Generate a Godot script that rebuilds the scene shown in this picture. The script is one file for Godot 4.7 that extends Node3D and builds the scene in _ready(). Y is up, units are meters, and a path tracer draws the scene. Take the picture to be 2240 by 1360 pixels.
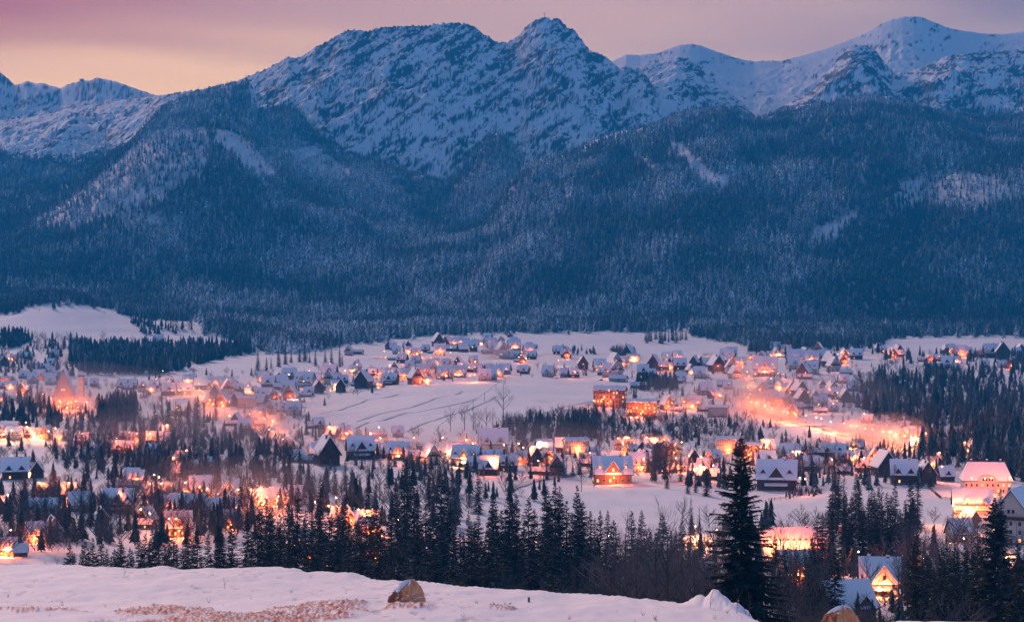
extends Node3D
# A snowy mountain valley before sunrise. The camera stands at the origin and looks along -z; a place on the ground is
# given by its bearing (in px of a 2240 px wide frame) and its distance d in metres.
const F := 4331.0
const HY := 620.0
const CX := 1120.0
var rng := RandomNumberGenerator.new()
var taken := {}
var M := {}

func noise(seed_: int, freq: float, octaves := 4, kind := 0) -> FastNoiseLite:
	var n := FastNoiseLite.new()
	n.seed = seed_
	n.noise_type = FastNoiseLite.TYPE_SIMPLEX_SMOOTH
	n.frequency = freq
	n.fractal_type = FastNoiseLite.FRACTAL_RIDGED if kind == 1 else FastNoiseLite.FRACTAL_FBM
	n.fractal_octaves = octaves
	return n

func pw(xs: Array, ys: Array, x: float) -> float:      # piecewise linear
	if x <= xs[0]: return ys[0]
	for i in range(1, xs.size()):
		if x <= xs[i]:
			return lerpf(ys[i - 1], ys[i], (x - xs[i - 1]) / (xs[i] - xs[i - 1]))
	return ys[-1]

func mat(albedo: Color, rough := 0.85) -> StandardMaterial3D:   # albedo given in linear values
	var m := StandardMaterial3D.new()
	m.albedo_color = albedo.linear_to_srgb()
	m.roughness = rough
	m.metallic_specular = 0.3
	return m

func numbered(called: String) -> String:
	var n: int = taken.get(called, 0)
	taken[called] = n + 1
	return called if n == 0 else "%s_%03d" % [called, n]

func thing(called: String, label: String, category: String, at := Vector3.ZERO, turn := 0.0, group := "") -> Node3D:
	var o := Node3D.new()
	o.name = numbered(called)
	add_child(o)
	o.position = at
	o.rotation.y = turn
	tag(o, label, category, group)
	return o

func tag(o: Node, label := "", category := "", group := "", kind := "") -> void:
	if label: o.set_meta("label", label)
	if category: o.set_meta("category", category)
	if group: o.set_meta("group", group)
	if kind: o.set_meta("kind", kind)

func part(called: String, mesh: Mesh, m: Material, parent: Node) -> MeshInstance3D:
	var o := MeshInstance3D.new()
	o.name = called
	o.mesh = mesh
	if m: o.material_override = m
	parent.add_child(o, true)
	return o

func top(called: String, mesh: Mesh, m: Material) -> MeshInstance3D:
	var o := MeshInstance3D.new()
	o.name = numbered(called)
	o.mesh = mesh
	if m: o.material_override = m
	add_child(o, true)
	return o

func grid_mesh(v: PackedVector3Array, c: PackedColorArray, w: int, h: int) -> ArrayMesh:   # rows run away from the camera
	var n := PackedVector3Array()
	n.resize(v.size())
	for r in h:
		var r0 := maxi(r - 1, 0) * w
		var r1 := mini(r + 1, h - 1) * w
		for k in w:
			var a := v[r * w + mini(k + 1, w - 1)] - v[r * w + maxi(k - 1, 0)]
			var b := v[r1 + k] - v[r0 + k]
			n[r * w + k] = a.cross(b).normalized()
	var ix := PackedInt32Array()
	ix.resize((w - 1) * (h - 1) * 6)
	var q := 0
	for r in h - 1:
		for k in w - 1:
			var i := r * w + k
			ix[q] = i
			ix[q + 1] = i + w
			ix[q + 2] = i + w + 1
			ix[q + 3] = i
			ix[q + 4] = i + w + 1
			ix[q + 5] = i + 1
			q += 6
	var arr := []
	arr.resize(Mesh.ARRAY_MAX)
	arr[Mesh.ARRAY_VERTEX] = v
	arr[Mesh.ARRAY_NORMAL] = n
	if c.size(): arr[Mesh.ARRAY_COLOR] = c
	arr[Mesh.ARRAY_INDEX] = ix
	var m := ArrayMesh.new()
	m.add_surface_from_arrays(Mesh.PRIMITIVE_TRIANGLES, arr)
	return m

func vc_mat(rough := 0.85) -> StandardMaterial3D:
	var m := mat(Color.WHITE, rough)
	m.vertex_color_use_as_albedo = true
	return m
var nz_big: FastNoiseLite
var nz_crag: FastNoiseLite
var nz_drift: FastNoiseLite
var nz_drift2: FastNoiseLite
var nz_fine: FastNoiseLite
var nz_grain: FastNoiseLite
var nz_gully: FastNoiseLite
var nz_mott: FastNoiseLite
var nz_rib: FastNoiseLite
var nz_roll: FastNoiseLite
var nz_sky: FastNoiseLite
var nz_sky2: FastNoiseLite
var nz_soft: FastNoiseLite
var nz_stand: FastNoiseLite
var nz_stub: FastNoiseLite
var nz_tiny: FastNoiseLite
var nz_warp: FastNoiseLite

# ---------------------------------------------------------------- sky, light, camera
func sky_colour(az: float, el: float) -> Color:        # degrees; az 0 is straight ahead, negative to the left
	var band := nz_sky.get_noise_2d(az * 0.5 + el * 1.5, el * 6.0 + az * 0.35)
	var wav := nz_sky2.get_noise_2d(az * 1.2, el * 16.0 + az * 0.6)
	var left := exp(-pow((az + 19.0) / 11.0, 2.0))
	var tall := el + 0.75 * left + band * 1.9 + wav * 0.9 + (az + 14.0) * 0.055 * clampf((14.0 - az) / 28.0, 0.0, 1.0)
	var warm := exp(-pow((az + 13.0) / 18.0, 2.0))                   # dawn low on the left
	var wide := exp(-pow((az + 38.0) / 62.0, 2.0))
	var back := smoothstep(50.0, 135.0, absf(az + 25.0))
	var right := clampf((az - 1.0) / 13.0, 0.0, 1.0)
	var low := Color(1.2, 0.78, 0.60).lerp(Color(2.25, 1.20, 0.50), warm).lerp(Color(0.07, 0.51, 1.38), back)
	var mid := Color(1.12, 0.64, 0.50).lerp(Color(0.85, 0.17, 0.10), left).lerp(Color(0.50, 0.33, 0.36), right * right).lerp(Color(0.07, 0.51, 1.38), back)
	var upper := Color(0.60, 0.34, 0.36).lerp(Color(0.07, 0.44, 1.18), back).lerp(Color(0.18, 0.19, 0.28), smoothstep(12.0, 40.0, el))
	var c := low.lerp(mid, smoothstep(5.2, 8.4, tall))
	return c.lerp(upper, smoothstep(8.8, 22.0, tall))

func make_sky() -> void:
	nz_sky = noise(11, 0.05, 3)
	nz_sky2 = noise(12, 0.05, 2)
	var w := 1440
	var h := 720
	var im := Image.create(w, h, false, Image.FORMAT_RGBF)
	for y in h:
		var el := 90.0 - (y + 0.5) / h * 180.0
		if el < -1.0:
			im.fill_rect(Rect2i(0, y, w, h - y), Color(0.3, 0.28, 0.36))
			break
		for x in w:
			im.set_pixel(x, y, sky_colour(fposmod((x + 0.5) / w * 360.0 + 180.0, 360.0) - 180.0, el))
	var pm := PanoramaSkyMaterial.new()
	pm.panorama = ImageTexture.create_from_image(im)
	var sky := Sky.new()
	sky.sky_material = pm
	var e := Environment.new()
	e.background_mode = Environment.BG_SKY
	e.sky = sky
	e.background_energy_multiplier = 1.0
	e.tonemap_mode = Environment.TONE_MAPPER_LINEAR
	e.tonemap_exposure = 1.0
	e.sdfgi_enabled = true
	e.ssao_enabled = true
	e.ssil_enabled = true
	e.fog_enabled = true
	e.fog_density = 0.00011
	e.fog_light_color = Color(0.01, 0.44, 1.0).linear_to_srgb()
	e.volumetric_fog_enabled = true
	e.volumetric_fog_density = 0.0
	var we := WorldEnvironment.new()
	we.name = "environment"
	we.environment = e
	add_child(we)

func make_camera_and_sun() -> void:
	var cam := Camera3D.new()
	cam.name = "camera"
	var near := 2.0
	cam.projection = Camera3D.PROJECTION_FRUSTUM
	cam.near = near
	cam.far = 24000.0
	cam.size = 2.0 * near * 680.0 / F
	cam.frustum_offset = Vector2(0, -near * 60.0 / F)
	add_child(cam)
	cam.current = true
	var sun := DirectionalLight3D.new()
	sun.name = "dawn_light"
	sun.light_color = Color(1.0, 0.62, 0.55).linear_to_srgb()
	sun.light_energy = 1.12
	sun.light_angular_distance = 14.0
	sun.shadow_enabled = true
	var az := deg_to_rad(-27.0)
	var el := deg_to_rad(26.0)
	var to_sun := Vector3(sin(az) * cos(el), sin(el), -cos(az) * cos(el))
	add_child(sun)
	sun.look_at_from_position(Vector3.ZERO, -to_sun, Vector3.UP)

# ---------------------------------------------------------------- the shape of the land
const CREST_X := [-900.0, -400.0, 0.0, 560.0, 900.0, 1120.0, 1400.0, 1550.0, 1690.0, 1800.0, 2300.0]
const CREST_D := [190.0, 184.0, 178.0, 173.0, 144.0, 129.0, 113.0, 107.5, 96.0, 94.0, 80.0]

func valley_profile(d: float) -> float:
	return pw([0.0, 100.0, 180.0, 270.0, 400.0, 560.0, 700.0, 900.0, 1300.0, 2000.0, 2700.0, 3300.0, 3600.0, 4200.0, 5000.0, 5400.0, 6000.0, 9000.0],
		[-6.0, -20.0, -31.0, -48.0, -74.0, -88.0, -91.0, -95.0, -101.0, -106.0, -100.0, -91.0, -83.0, 0.0, 165.0, 255.0, 320.0, 380.0], d)

var profile := PackedFloat32Array()
func prof(d: float) -> float:                          # the same profile, smoothed
	if profile.is_empty():
		for i in 1001:
			var s := 0.0
			var half := clampf(i * 0.9, 8.0, 130.0)
			for k in range(-4, 5): s += valley_profile(maxf(i * 10.0 + k * half * 0.25, 0.0))
			profile.append(s / 9.0)
	var f := clampf(d / 10.0, 0.0, 999.0)
	var j := int(f)
	return lerpf(profile[j], profile[j + 1], f - j)

func ground(px: float, d: float) -> float:             # height of hill and valley floor
	var x := (px - CX) / F * d
	var crest := pw(CREST_X, CREST_D, px)
	var field := -16.2 - 0.11 * (d - 95.0)
	if d < 95.0: field = -16.2 + 0.155 * (95.0 - d) 
	var p := prof(d)
	var h := p
	if d < crest + 140.0:
		var t := smoothstep(0.0, 1.0, clampf((d - crest) / 140.0, 0.0, 1.0))
		h = lerpf(minf(field, field - maxf(0.0, d - crest) * 0.2), p, t)
	if d > 380.0:
		var a := clampf((d - 380.0) / 500.0, 0.0, 1.0)
		h += nz_roll.get_noise_2d(x, d) * 3.0 * a
		# the sledding meadow in the middle swells a little
		h += 7.0 * exp(-pow((px - 1040.0) / 230.0, 2.0) - pow((d - 1750.0) / 330.0, 2.0))
		# the field hill on the left and the knoll beside it
		h += 58.0 * exp(-pow((px - 110.0) / 190.0, 2.0) - pow((d - 3480.0) / 330.0, 2.0))
		h += 20.0 * exp(-pow((px - 430.0) / 120.0, 2.0) - pow((d - 3350.0) / 200.0, 2.0))
		h += 5.0 * exp(-pow((px - 1150.0) / 500.0, 2.0) - pow((d - 3450.0) / 260.0, 2.0))
	return h

func spot(px: float, d: float, lift := 0.0) -> Vector3:
	return Vector3((px - CX) / F * d, ground(px, d) + lift, -d)

var sight := {}
func seen_from(px: float) -> PackedFloat32Array:       # how high in the frame the ground lies at 250, 260, 270 ... m
	var key := roundi(px / 12.0)
	if not sight.has(key):
		var a := PackedFloat32Array()
		var top_ := 9999.0
		for i in 371:
			var d := 250.0 + i * 10.0
			top_ = minf(top_, HY - ground(key * 12.0, d) * F / d)
			a.append(top_)
		sight[key] = a
	return sight[key]

func far_of(px: float, py: float) -> float:            # distance of the valley ground that appears there
	var a := seen_from(px)
	var lo := 0
	var hi := 370
	while hi - lo > 1:
		var mid := (lo + hi) / 2
		if a[mid] > py: lo = mid
		else: hi = mid
	return 250.0 + 10.0 * (lo + clampf((a[lo] - py) / maxf(a[lo] - a[hi], 0.01), 0.0, 1.0))

func place(px: float, py: float) -> Vector3:
	return spot(px, far_of(px, py))

const VALLEY_END := 2750.0

func make_field() -> void:                             # the snowy hill in front
	nz_drift = noise(31, 0.22, 3)
	nz_drift2 = noise(32, 0.03, 3)
	nz_stub = noise(33, 0.9, 2)
	var px0 := -300.0
	var w := 950
	var h := 210
	var v := PackedVector3Array()
	var c := PackedColorArray()
	for r in h:
		var d := 60.0 * pow(250.0 / 60.0, r / float(h - 1))
		for k in w:
			var px := px0 + k * 3.0
			var x := (px - CX) / F * d
			var y := ground(px, d)
			var crest := pw(CREST_X, CREST_D, px)
			y += nz_drift.get_noise_2d(x, d * 0.6) * 0.16 + nz_drift2.get_noise_2d(x, d) * 0.5
			var straw := straw_at(px, d)
			y += straw * (0.05 + 0.22 * absf(nz_stub.get_noise_2d(x * 2.6, d * 1.5)) + 0.10 * absf(nz_stub.get_noise_2d(x * 6.0, d * 3.5)))
			var rim := exp(-pow((d - crest) / 8.0, 2.0))
			y += rim * 0.25 * nz_drift.get_noise_2d(x * 0.8, 40.0)
			y += mound_at(px, d)
			var dip := smoothstep(0.30, 0.62, nz_stub.get_noise_2d(x * 0.75 + 20.0, d * 0.28)) * smoothstep(-0.1, 0.25, nz_drift2.get_noise_2d(x * 2.0 + 70.0, d))
			y -= 0.07 * dip
			v.append(Vector3(x, y, -d))
			var col := Color(0.80, 0.80, 0.82)
			var g := nz_stub.get_noise_2d(x * 2.2 + 50.0, d * 1.3) + 0.7 * nz_stub.get_noise_2d(x * 5.5, d * 3.0 + 90.0)
			col = col.lerp(Color(0.47, 0.18, 0.13), clampf(straw * (0.72 + g * 1.5), 0.0, 1.0))
			c.append(col.lerp(Color(0.36, 0.33, 0.33), dip * 0.5))
	var o := top("snowy_hill", grid_mesh(v, c, w, h), vc_mat(0.75))
	tag(o, "snow covered hill in the foreground with tufts and straw litter", "", "", "structure")

func straw_at(px: float, d: float) -> float:           # where the grass mat lies bare and churned
	var py := HY - ground(px, d) * F / d
	var x := (px - CX) / F * d
	var n := nz_drift2.get_noise_2d(x * 3.0 + 9.0, d * 1.6) + 0.6 * nz_drift.get_noise_2d(x * 1.3, d * 0.5)
	var s := 0.0
	s = maxf(s, 1.0 - Vector2((px - 340.0) / 130.0, (py - 1336.0) / 20.0).length())
	s = maxf(s, 1.0 - Vector2((px - 90.0) / 190.0, (py - 1340.0) / 12.0).length())
	s = maxf(s, 1.0 - Vector2((px - 700.0) / 160.0, (py - 1335.0) / 17.0).length())
	s = maxf(s, 1.0 - Vector2((px - 480.0) / 420.0, (py - 1362.0) / 20.0).length())
	s = maxf(s, 1.0 - Vector2((px - 890.0) / 80.0, (py - 1334.0) / 6.0).length())
	s = maxf(s, 1.0 - Vector2((px - 1100.0) / 45.0, (py - 1331.0) / 6.0).length())
	return smoothstep(0.1, 0.42, s + n * 0.55) if s > 0.0 else 0.0

func mound_at(px: float, d: float) -> float:           # the heap of ploughed snow by the big spruce
	var x := (px - CX) / F * d
	var h := 0.0
	for b in [[11.3, 106.5, 1.5, 3.4, 1.05], [12.2, 105.0, 1.6, 3.0, 0.8], [10.4, 107.5, 1.5, 3.0, 0.55], [13.0, 104.0, 1.5, 2.6, 0.5]]:
		var q := Vector2((x - b[0]) / b[2], (d - b[1]) / b[3]).length()
		if q < 1.0: h = maxf(h, b[4] * smoothstep(0.0, 0.9, 1.0 - q))
	if h <= 0.0: return 0.0
	return h * (1.0 + 0.3 * nz_stub.get_noise_2d(x * 0.9, d * 0.5)) + 0.07 * minf(h * 3.0, 1.0) * nz_stub.get_noise_2d(x * 3.5, d * 2.0)

func make_valley() -> void:
	nz_soft = noise(35, 0.012, 4)
	nz_fine = noise(36, 0.05, 3)
	var w := 560
	var rows := PackedFloat32Array()
	var d := 175.0
	while d < VALLEY_END + 30.0:
		rows.append(d)
		d += clampf(d * 0.011, 4.0, 22.0)
	var v := PackedVector3Array()
	var c := PackedColorArray()
	for dd in rows:
		for k in w:
			var px := -700.0 + k * 6.5
			var x := (px - CX) / F * dd
			var y := ground(px, dd)
			if dd < 250.0: y -= 0.9 * clampf((250.0 - dd) / 20.0, 0.0, 1.0)
			v.append(Vector3(x, y + nz_fine.get_noise_2d(x, dd) * 0.5, -dd))
			var g: float = nz_soft.get_noise_2d(x, dd) * 0.6 + nz_fine.get_noise_2d(x * 1.2, dd * 0.3) * 0.8
			var col := Color(0.80, 0.80, 0.82).lerp(Color(0.50, 0.47, 0.45), clampf((g - 0.42) * 1.2, 0.0, 0.4))
			c.append(col)
	var o := top("valley_ground", grid_mesh(v, c, w, rows.size()), vc_mat(0.8))
	tag(o, "snow covered floor of the valley with fields and meadow", "", "", "structure")

# ---- mountains
var mt_v := PackedVector3Array()
var mt_forest := PackedFloat32Array()
var mt_w := 0
var mt_h := 0
var ridges := [
	{"k": "peak", "rock": 0.62, "rf": 1020.0, "pf": 1.22, "rb": 1100.0, "rough": 1.0, "d": 6250.0, "p": [230, 300, 350, 206, 400, 200, 460, 190, 520, 172, 560, 156, 600, 138, 630, 121, 642, 124, 665, 119, 690, 101, 720, 86, 742, 70, 760, 63, 790, 61, 806, 66, 815, 59, 850, 57, 880, 53, 915, 54, 950, 50, 975, 47, 1000, 46, 1022, 50, 1040, 56, 1052, 70, 1072, 80, 1078, 87, 1095, 90, 1112, 87, 1128, 81, 1142, 70, 1146, 58, 1160, 48, 1170, 41, 1190, 34, 1204, 38, 1208, 42, 1212, 36, 1226, 40, 1240, 57, 1256, 63, 1268, 78, 1280, 94, 1290, 108, 1312, 116, 1330, 126, 1346, 140, 1352, 148, 1365, 142, 1380, 147, 1410, 160, 1440, 205, 1480, 330]},
	{"k": "shoulder", "rock": 0.5, "rf": 950.0, "pf": 1.15, "rb": 700.0, "rough": 0.8, "d": 6420.0, "p": [1330, 260, 1360, 170, 1385, 150, 1400, 148, 1425, 138, 1450, 133, 1480, 121, 1505, 124, 1530, 142, 1545, 160, 1575, 182, 1600, 205, 1625, 222, 1650, 250, 1690, 330]},
	{"k": "dome", "rock": 0.1, "rf": 1500.0, "pf": 1.15, "rb": 1100.0, "rough": 0.3, "d": 7350.0, "p": [1290, 180, 1340, 131, 1370, 117, 1400, 118, 1420, 115, 1440, 113, 1470, 101, 1490, 95, 1510, 93, 1530, 96, 1560, 107, 1600, 121, 1630, 129, 1650, 132, 1680, 130, 1710, 130, 1735, 124, 1760, 118, 1800, 106, 1840, 92, 1870, 81, 1900, 66, 1930, 48, 1950, 40, 1975, 34, 2000, 32, 2020, 35, 2045, 46, 2070, 56, 2090, 62, 2120, 66, 2150, 71, 2190, 72, 2215, 70, 2240, 66, 2300, 58, 2400, 66, 2600, 90]},
	{"k": "crags", "rock": 0.66, "rf": 1250.0, "pf": 1.1, "rb": 800.0, "rough": 1.0, "d": 6500.0, "p": [1640, 300, 1670, 255, 1700, 237, 1750, 212, 1785, 190, 1800, 166, 1815, 152, 1830, 130, 1845, 116, 1862, 99, 1875, 97, 1895, 98, 1910, 106, 1922, 116, 1940, 140, 1960, 160, 1985, 158, 2010, 148, 2040, 134, 2070, 122, 2100, 118, 2140, 113, 2180, 110, 2240, 107, 2320, 100, 2600, 110]},
	{"k": "far_range", "rock": 0.45, "rf": 1300.0, "pf": 1.1, "rb": 700.0, "rough": 0.5, "d": 8000.0, "p": [-400, 120, -150, 140, -60, 130, 0, 154, 15, 167, 30, 180, 45, 178, 58, 172, 75, 178, 90, 176, 112, 184, 132, 189, 145, 181, 165, 176, 180, 171, 195, 172, 210, 164, 225, 169, 250, 173, 270, 180, 290, 187, 310, 195, 340, 204, 370, 206, 450, 220]},
	{"k": "left_spur", "rock": 0.55, "rf": 1600.0, "pf": 1.2, "rb": 900.0, "rough": 0.8, "d": 7200.0, "p": [-400, 290, -100, 275, 0, 262, 60, 256, 110, 246, 150, 236, 190, 228, 240, 220, 290, 214, 340, 209, 390, 205, 450, 210]},
	{"k": "wood", "rock": 0.0, "rf": 900.0, "pf": 1.15, "rb": 700.0, "rough": 0.15, "d": 4950.0, "p": [-60, 590, 60, 505, 150, 432, 250, 354, 300, 312, 325, 291, 345, 284, 400, 279, 450, 276, 490, 276, 512, 288, 545, 322, 580, 358, 620, 395, 700, 440, 820, 520]},
	{"k": "wood", "rock": 0.0, "rf": 800.0, "pf": 1.1, "rb": 300.0, "rough": 0.2, "d": 5700.0, "p": [180, 400, 280, 310, 330, 256, 390, 216, 460, 198, 520, 186, 545, 181, 556, 205, 565, 238, 600, 235, 640, 230, 665, 255, 690, 288, 760, 334, 830, 345, 880, 374, 950, 394, 990, 410]},
	{"k": "wood", "rock": 0.15, "rf": 600.0, "pf": 1.1, "rb": 200.0, "rough": 0.3, "d": 5480.0, "p": [960, 420, 985, 398, 1020, 348, 1060, 303, 1090, 288, 1120, 314, 1160, 364, 1190, 400]},
	{"k": "wood", "rock": 0.0, "rf": 1650.0, "pf": 1.2, "rb": 260.0, "rough": 0.22, "d": 5250.0, "p": [940, 720, 1000, 640, 1060, 520, 1150, 368, 1250, 334, 1350, 303, 1400, 290, 1440, 273, 1500, 244, 1545, 236, 1600, 243, 1640, 256, 1665, 261, 1720, 248, 1770, 238, 1850, 226, 1900, 212, 1950, 219, 2010, 238, 2080, 248, 2140, 254, 2240, 250, 2400, 240, 2600, 240]},
	{"k": "wood", "rock": 0.0, "rf": 760.0, "pf": 1.3, "rb": 260.0, "rough": 0.2, "d": 4400.0, "p": [1200, 720, 1340, 662, 1450, 628, 1550, 598, 1650, 574, 1720, 552, 1765, 534, 1795, 510, 1850, 487, 1910, 458, 2000, 420, 2100, 375, 2240, 325, 2400, 285, 2600, 260]},
	{"k": "wood", "rock": 0.0, "rf": 620.0, "pf": 1.3, "rb": 260.0, "rough": 0.2, "d": 4560.0, "p": [560, 660, 700, 590, 800, 560, 900, 538, 1030, 520, 1100, 503, 1150, 496, 1250, 520, 1400, 560, 1480, 600]},
]
# spurs that run down from a crest towards the viewer: bearing, distance, how far they stand out
var spurs := [[985, 6230, 952, 5950, 900, 5500, 75.0, 130.0], [1214, 6230, 1248, 6000, 1330, 5600, 85.0, 120.0], [760, 6230, 700, 5950, 640, 5650, 60.0, 120.0], [870, 6230, 850, 5950, 830, 5550, 50.0, 100.0], [1165, 6230, 1100, 5950, 1050, 5600, 55.0, 110.0], [1868, 6480, 1800, 6200, 1720, 5800, 90.0, 170.0], [1880, 6480, 1905, 6200, 1925, 5800, 60.0, 110.0], [2120, 6480, 2080, 6200, 2040, 5700, 60.0, 130.0], [1490, 6400, 1450, 6100, 1400, 5700, 55.0, 120.0], [180, 7150, 150, 6500, 110, 6100, 60.0, 140.0], [300, 7150, 270, 6500, 240, 6100, 50.0, 140.0]]
var woods := PackedVector2Array()
var clearings := []

func poly(a: Array) -> PackedVector2Array:
	var o := PackedVector2Array()
	for i in range(0, a.size(), 2): o.append(Vector2(a[i], a[i + 1]))
	return o

func make_mountains() -> void:
	nz_big = noise(41, 0.0022, 4, 1)
	nz_rib = noise(42, 0.0065, 4, 1)
	nz_crag = noise(43, 0.02, 4)
	nz_mott = noise(44, 0.013, 5)
	nz_warp = noise(45, 0.004, 3)
	nz_tiny = noise(46, 0.05, 3)
	nz_gully = noise(48, 0.0021, 3, 1)
	nz_grain = noise(47, 0.16, 2)
	woods = poly([-700, 310, 0, 330, 60, 350, 200, 345, 285, 318, 330, 258, 400, 216, 470, 198, 543, 182, 556, 243, 600, 236, 640, 232, 690, 288, 760, 335, 830, 345, 880, 374, 985, 399, 1020, 350, 1060, 304, 1090, 291, 1120, 316, 1160, 368, 1250, 334, 1350, 304, 1440, 274, 1500, 245, 1545, 237, 1600, 244, 1660, 261, 1720, 248, 1770, 238, 1850, 226, 1900, 212, 1950, 219, 2010, 238, 2080, 248, 2140, 254, 2240, 246, 2700, 240,
		2700, 735, 2240, 735, 2080, 733, 1935, 737, 1930, 752, 1880, 756, 1790, 760, 1645, 768, 1625, 752, 1560, 742, 1520, 735, 1505, 721, 1300, 724, 1100, 726, 980, 731, 840, 743, 740, 755, 690, 766, 590, 775, 560, 762, 500, 742, 440, 725, 430, 700, 330, 697, 280, 690, 240, 672, 140, 663, 60, 672, -20, 696, -700, 720])
	clearings = [[poly([468, 283, 510, 288, 560, 332, 612, 382, 596, 396, 560, 384, 520, 356, 490, 332, 463, 318]), 0.03], [poly([345, 282, 455, 280, 462, 330, 450, 380, 380, 420, 300, 470, 180, 500, 60, 510, 60, 490, 160, 430, 260, 352]), 0.38],
		[poly([620, 330, 690, 318, 770, 380, 740, 396, 660, 372]), 0.3], [poly([1462, 305, 1500, 325, 1545, 372, 1606, 395, 1590, 425, 1545, 412, 1500, 362, 1468, 335]), 0.02], [poly([1960, 400, 2080, 372, 2200, 400, 2235, 440, 2150, 462, 1990, 455]), 0.35],
		[poly([1762, 528, 1795, 498, 1850, 474, 1880, 470, 1860, 496, 1805, 530, 1780, 540]), 0.1], [poly([1368, 322, 1400, 340, 1440, 372, 1430, 384, 1390, 352]), 0.3], [poly([1870, 352, 1890, 360, 1896, 385, 1880, 376]), 0.0], [poly([1990, 320, 2020, 330, 2018, 365, 1992, 350]), 0.4], [poly([240, 470, 340, 470, 360, 500, 280, 520]), 0.45], [poly([636, 726, 662, 722, 668, 736, 640, 738]), 0.0], [poly([200, 308, 250, 300, 246, 324, 206, 326]), 0.1]]
	var rows := PackedFloat32Array()
	var d := VALLEY_END
	while d < 8500.0:
		rows.append(d)
		d += 20.0 if d < 5150.0 else (6.5 if d < 6560.0 else (20.0 if d < 7800.0 else 45.0))
	var w := 1180
	var px0 := -340.0
	var step := 2.5
	var hr := []
	for r in ridges:
		var xs := []
		var ys := []
		for i in range(0, r.p.size(), 2):
			xs.append(float(r.p[i]))
			ys.append(float(r.p[i + 1]))
		var line := PackedFloat32Array()
		for k in w:
			var px := px0 + k * step
			if px < xs[0] or px > xs[-1]:
				line.append(-1e6)
			else:
				var y: float = pw(xs, ys, px)
				line.append((HY - y) / F * r.d)
		hr.append(line)
	mt_w = w
	mt_h = rows.size()
	var v := PackedVector3Array()
	v.resize(w * mt_h)
	mt_forest.resize(w * mt_h)
	var dom := PackedByteArray()
	dom.resize(w * mt_h)
	for r in mt_h:
		var dd := rows[r]
		var p := prof(dd)
		var near := []
		for i in ridges.size():
			var q: Dictionary = ridges[i]
			var t: float = q.d - dd
			var kf := 0.0
			if t >= 0.0 and t < q.rf: kf = pow(1.0 - t / q.rf, q.pf)
			elif t < 0.0 and -t < q.rb: kf = 1.0 + t / q.rb
			if kf > 0.0: near.append([i, kf, hr[i], clampf(absf(t) / 300.0, 0.12, 1.0) * q.rough, 10.0 * q.rough * exp(-absf(t) / 40.0)])
		var sp := []
		for s in spurs:
			var t := dd
			if t <= s[1] and t >= s[5]:
				var c := lerpf(s[0], s[2], (s[1] - t) / (s[1] - s[3])) if t > s[3] else lerpf(s[2], s[4], (s[3] - t) / (s[3] - s[5]))
				var env := 0.8 * smoothstep(60.0, 420.0, s[1] - t) * smoothstep(0.0, 250.0, t - s[5])
				sp.append([(c - CX) / F * dd, s[6] * env, s[7]])
		var edge := clampf((dd - 3700.0) / 250.0, 0.0, 1.0)
		for k in w:
			var px := px0 + k * step
			var x := (px - CX) / F * dd
			var h: float = lerpf(ground(px, dd), p, edge) if edge < 1.0 else p
			var who := 255
			var rough := 0.1
			for n in near:
				var hh: float = n[2][k]
				if hh < -1e5: continue
				hh = p + (hh - p) * n[1] + n[4] * nz_tiny.get_noise_2d(px * 2.2, dd * 1.6)
				if hh > h:
					h = hh
					who = n[0]
					rough = n[3]
			for s in sp:
				var a := absf(x - s[0] + nz_warp.get_noise_2d(dd * 3.0, x) * 40.0)
				if a < s[2]: h += s[1] * pow(1.0 - a / s[2], 1.3)
			var wx := x + nz_warp.get_noise_2d(x, dd) * 90.0
			if who != 255 and ridges[who].rock > 0.05:
				h += rough * (nz_big.get_noise_2d(wx, dd * 0.55) * 36.0 - 34.0 + (nz_rib.get_noise_2d(wx * 1.1 + dd * 0.5, dd * 0.6) - 0.6) * 24.0 + nz_crag.get_noise_2d(x, dd * 0.8) * 10.0 + nz_tiny.get_noise_2d(x, dd * 0.8) * 3.5)
			else:
				h += edge * (0.25 + rough * 2.0) * ((nz_gully.get_noise_2d(wx * 1.2, dd * 0.35) - 0.2) * 46.0 * smoothstep(3800.0, 4500.0, dd) + nz_big.get_noise_2d(wx, dd) * 26.0 + nz_crag.get_noise_2d(x * 0.6, dd * 0.6) * 5.0)
			v[r * w + k] = Vector3(x, h, -dd)
			dom[r * w + k] = who
	var c := PackedColorArray()
	c.resize(w * mt_h)
	var snow := Color(0.82, 0.83, 0.85)
	var rock := Color(0.055, 0.058, 0.062)
	var litter := Color(0.12, 0.12, 0.125)
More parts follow.
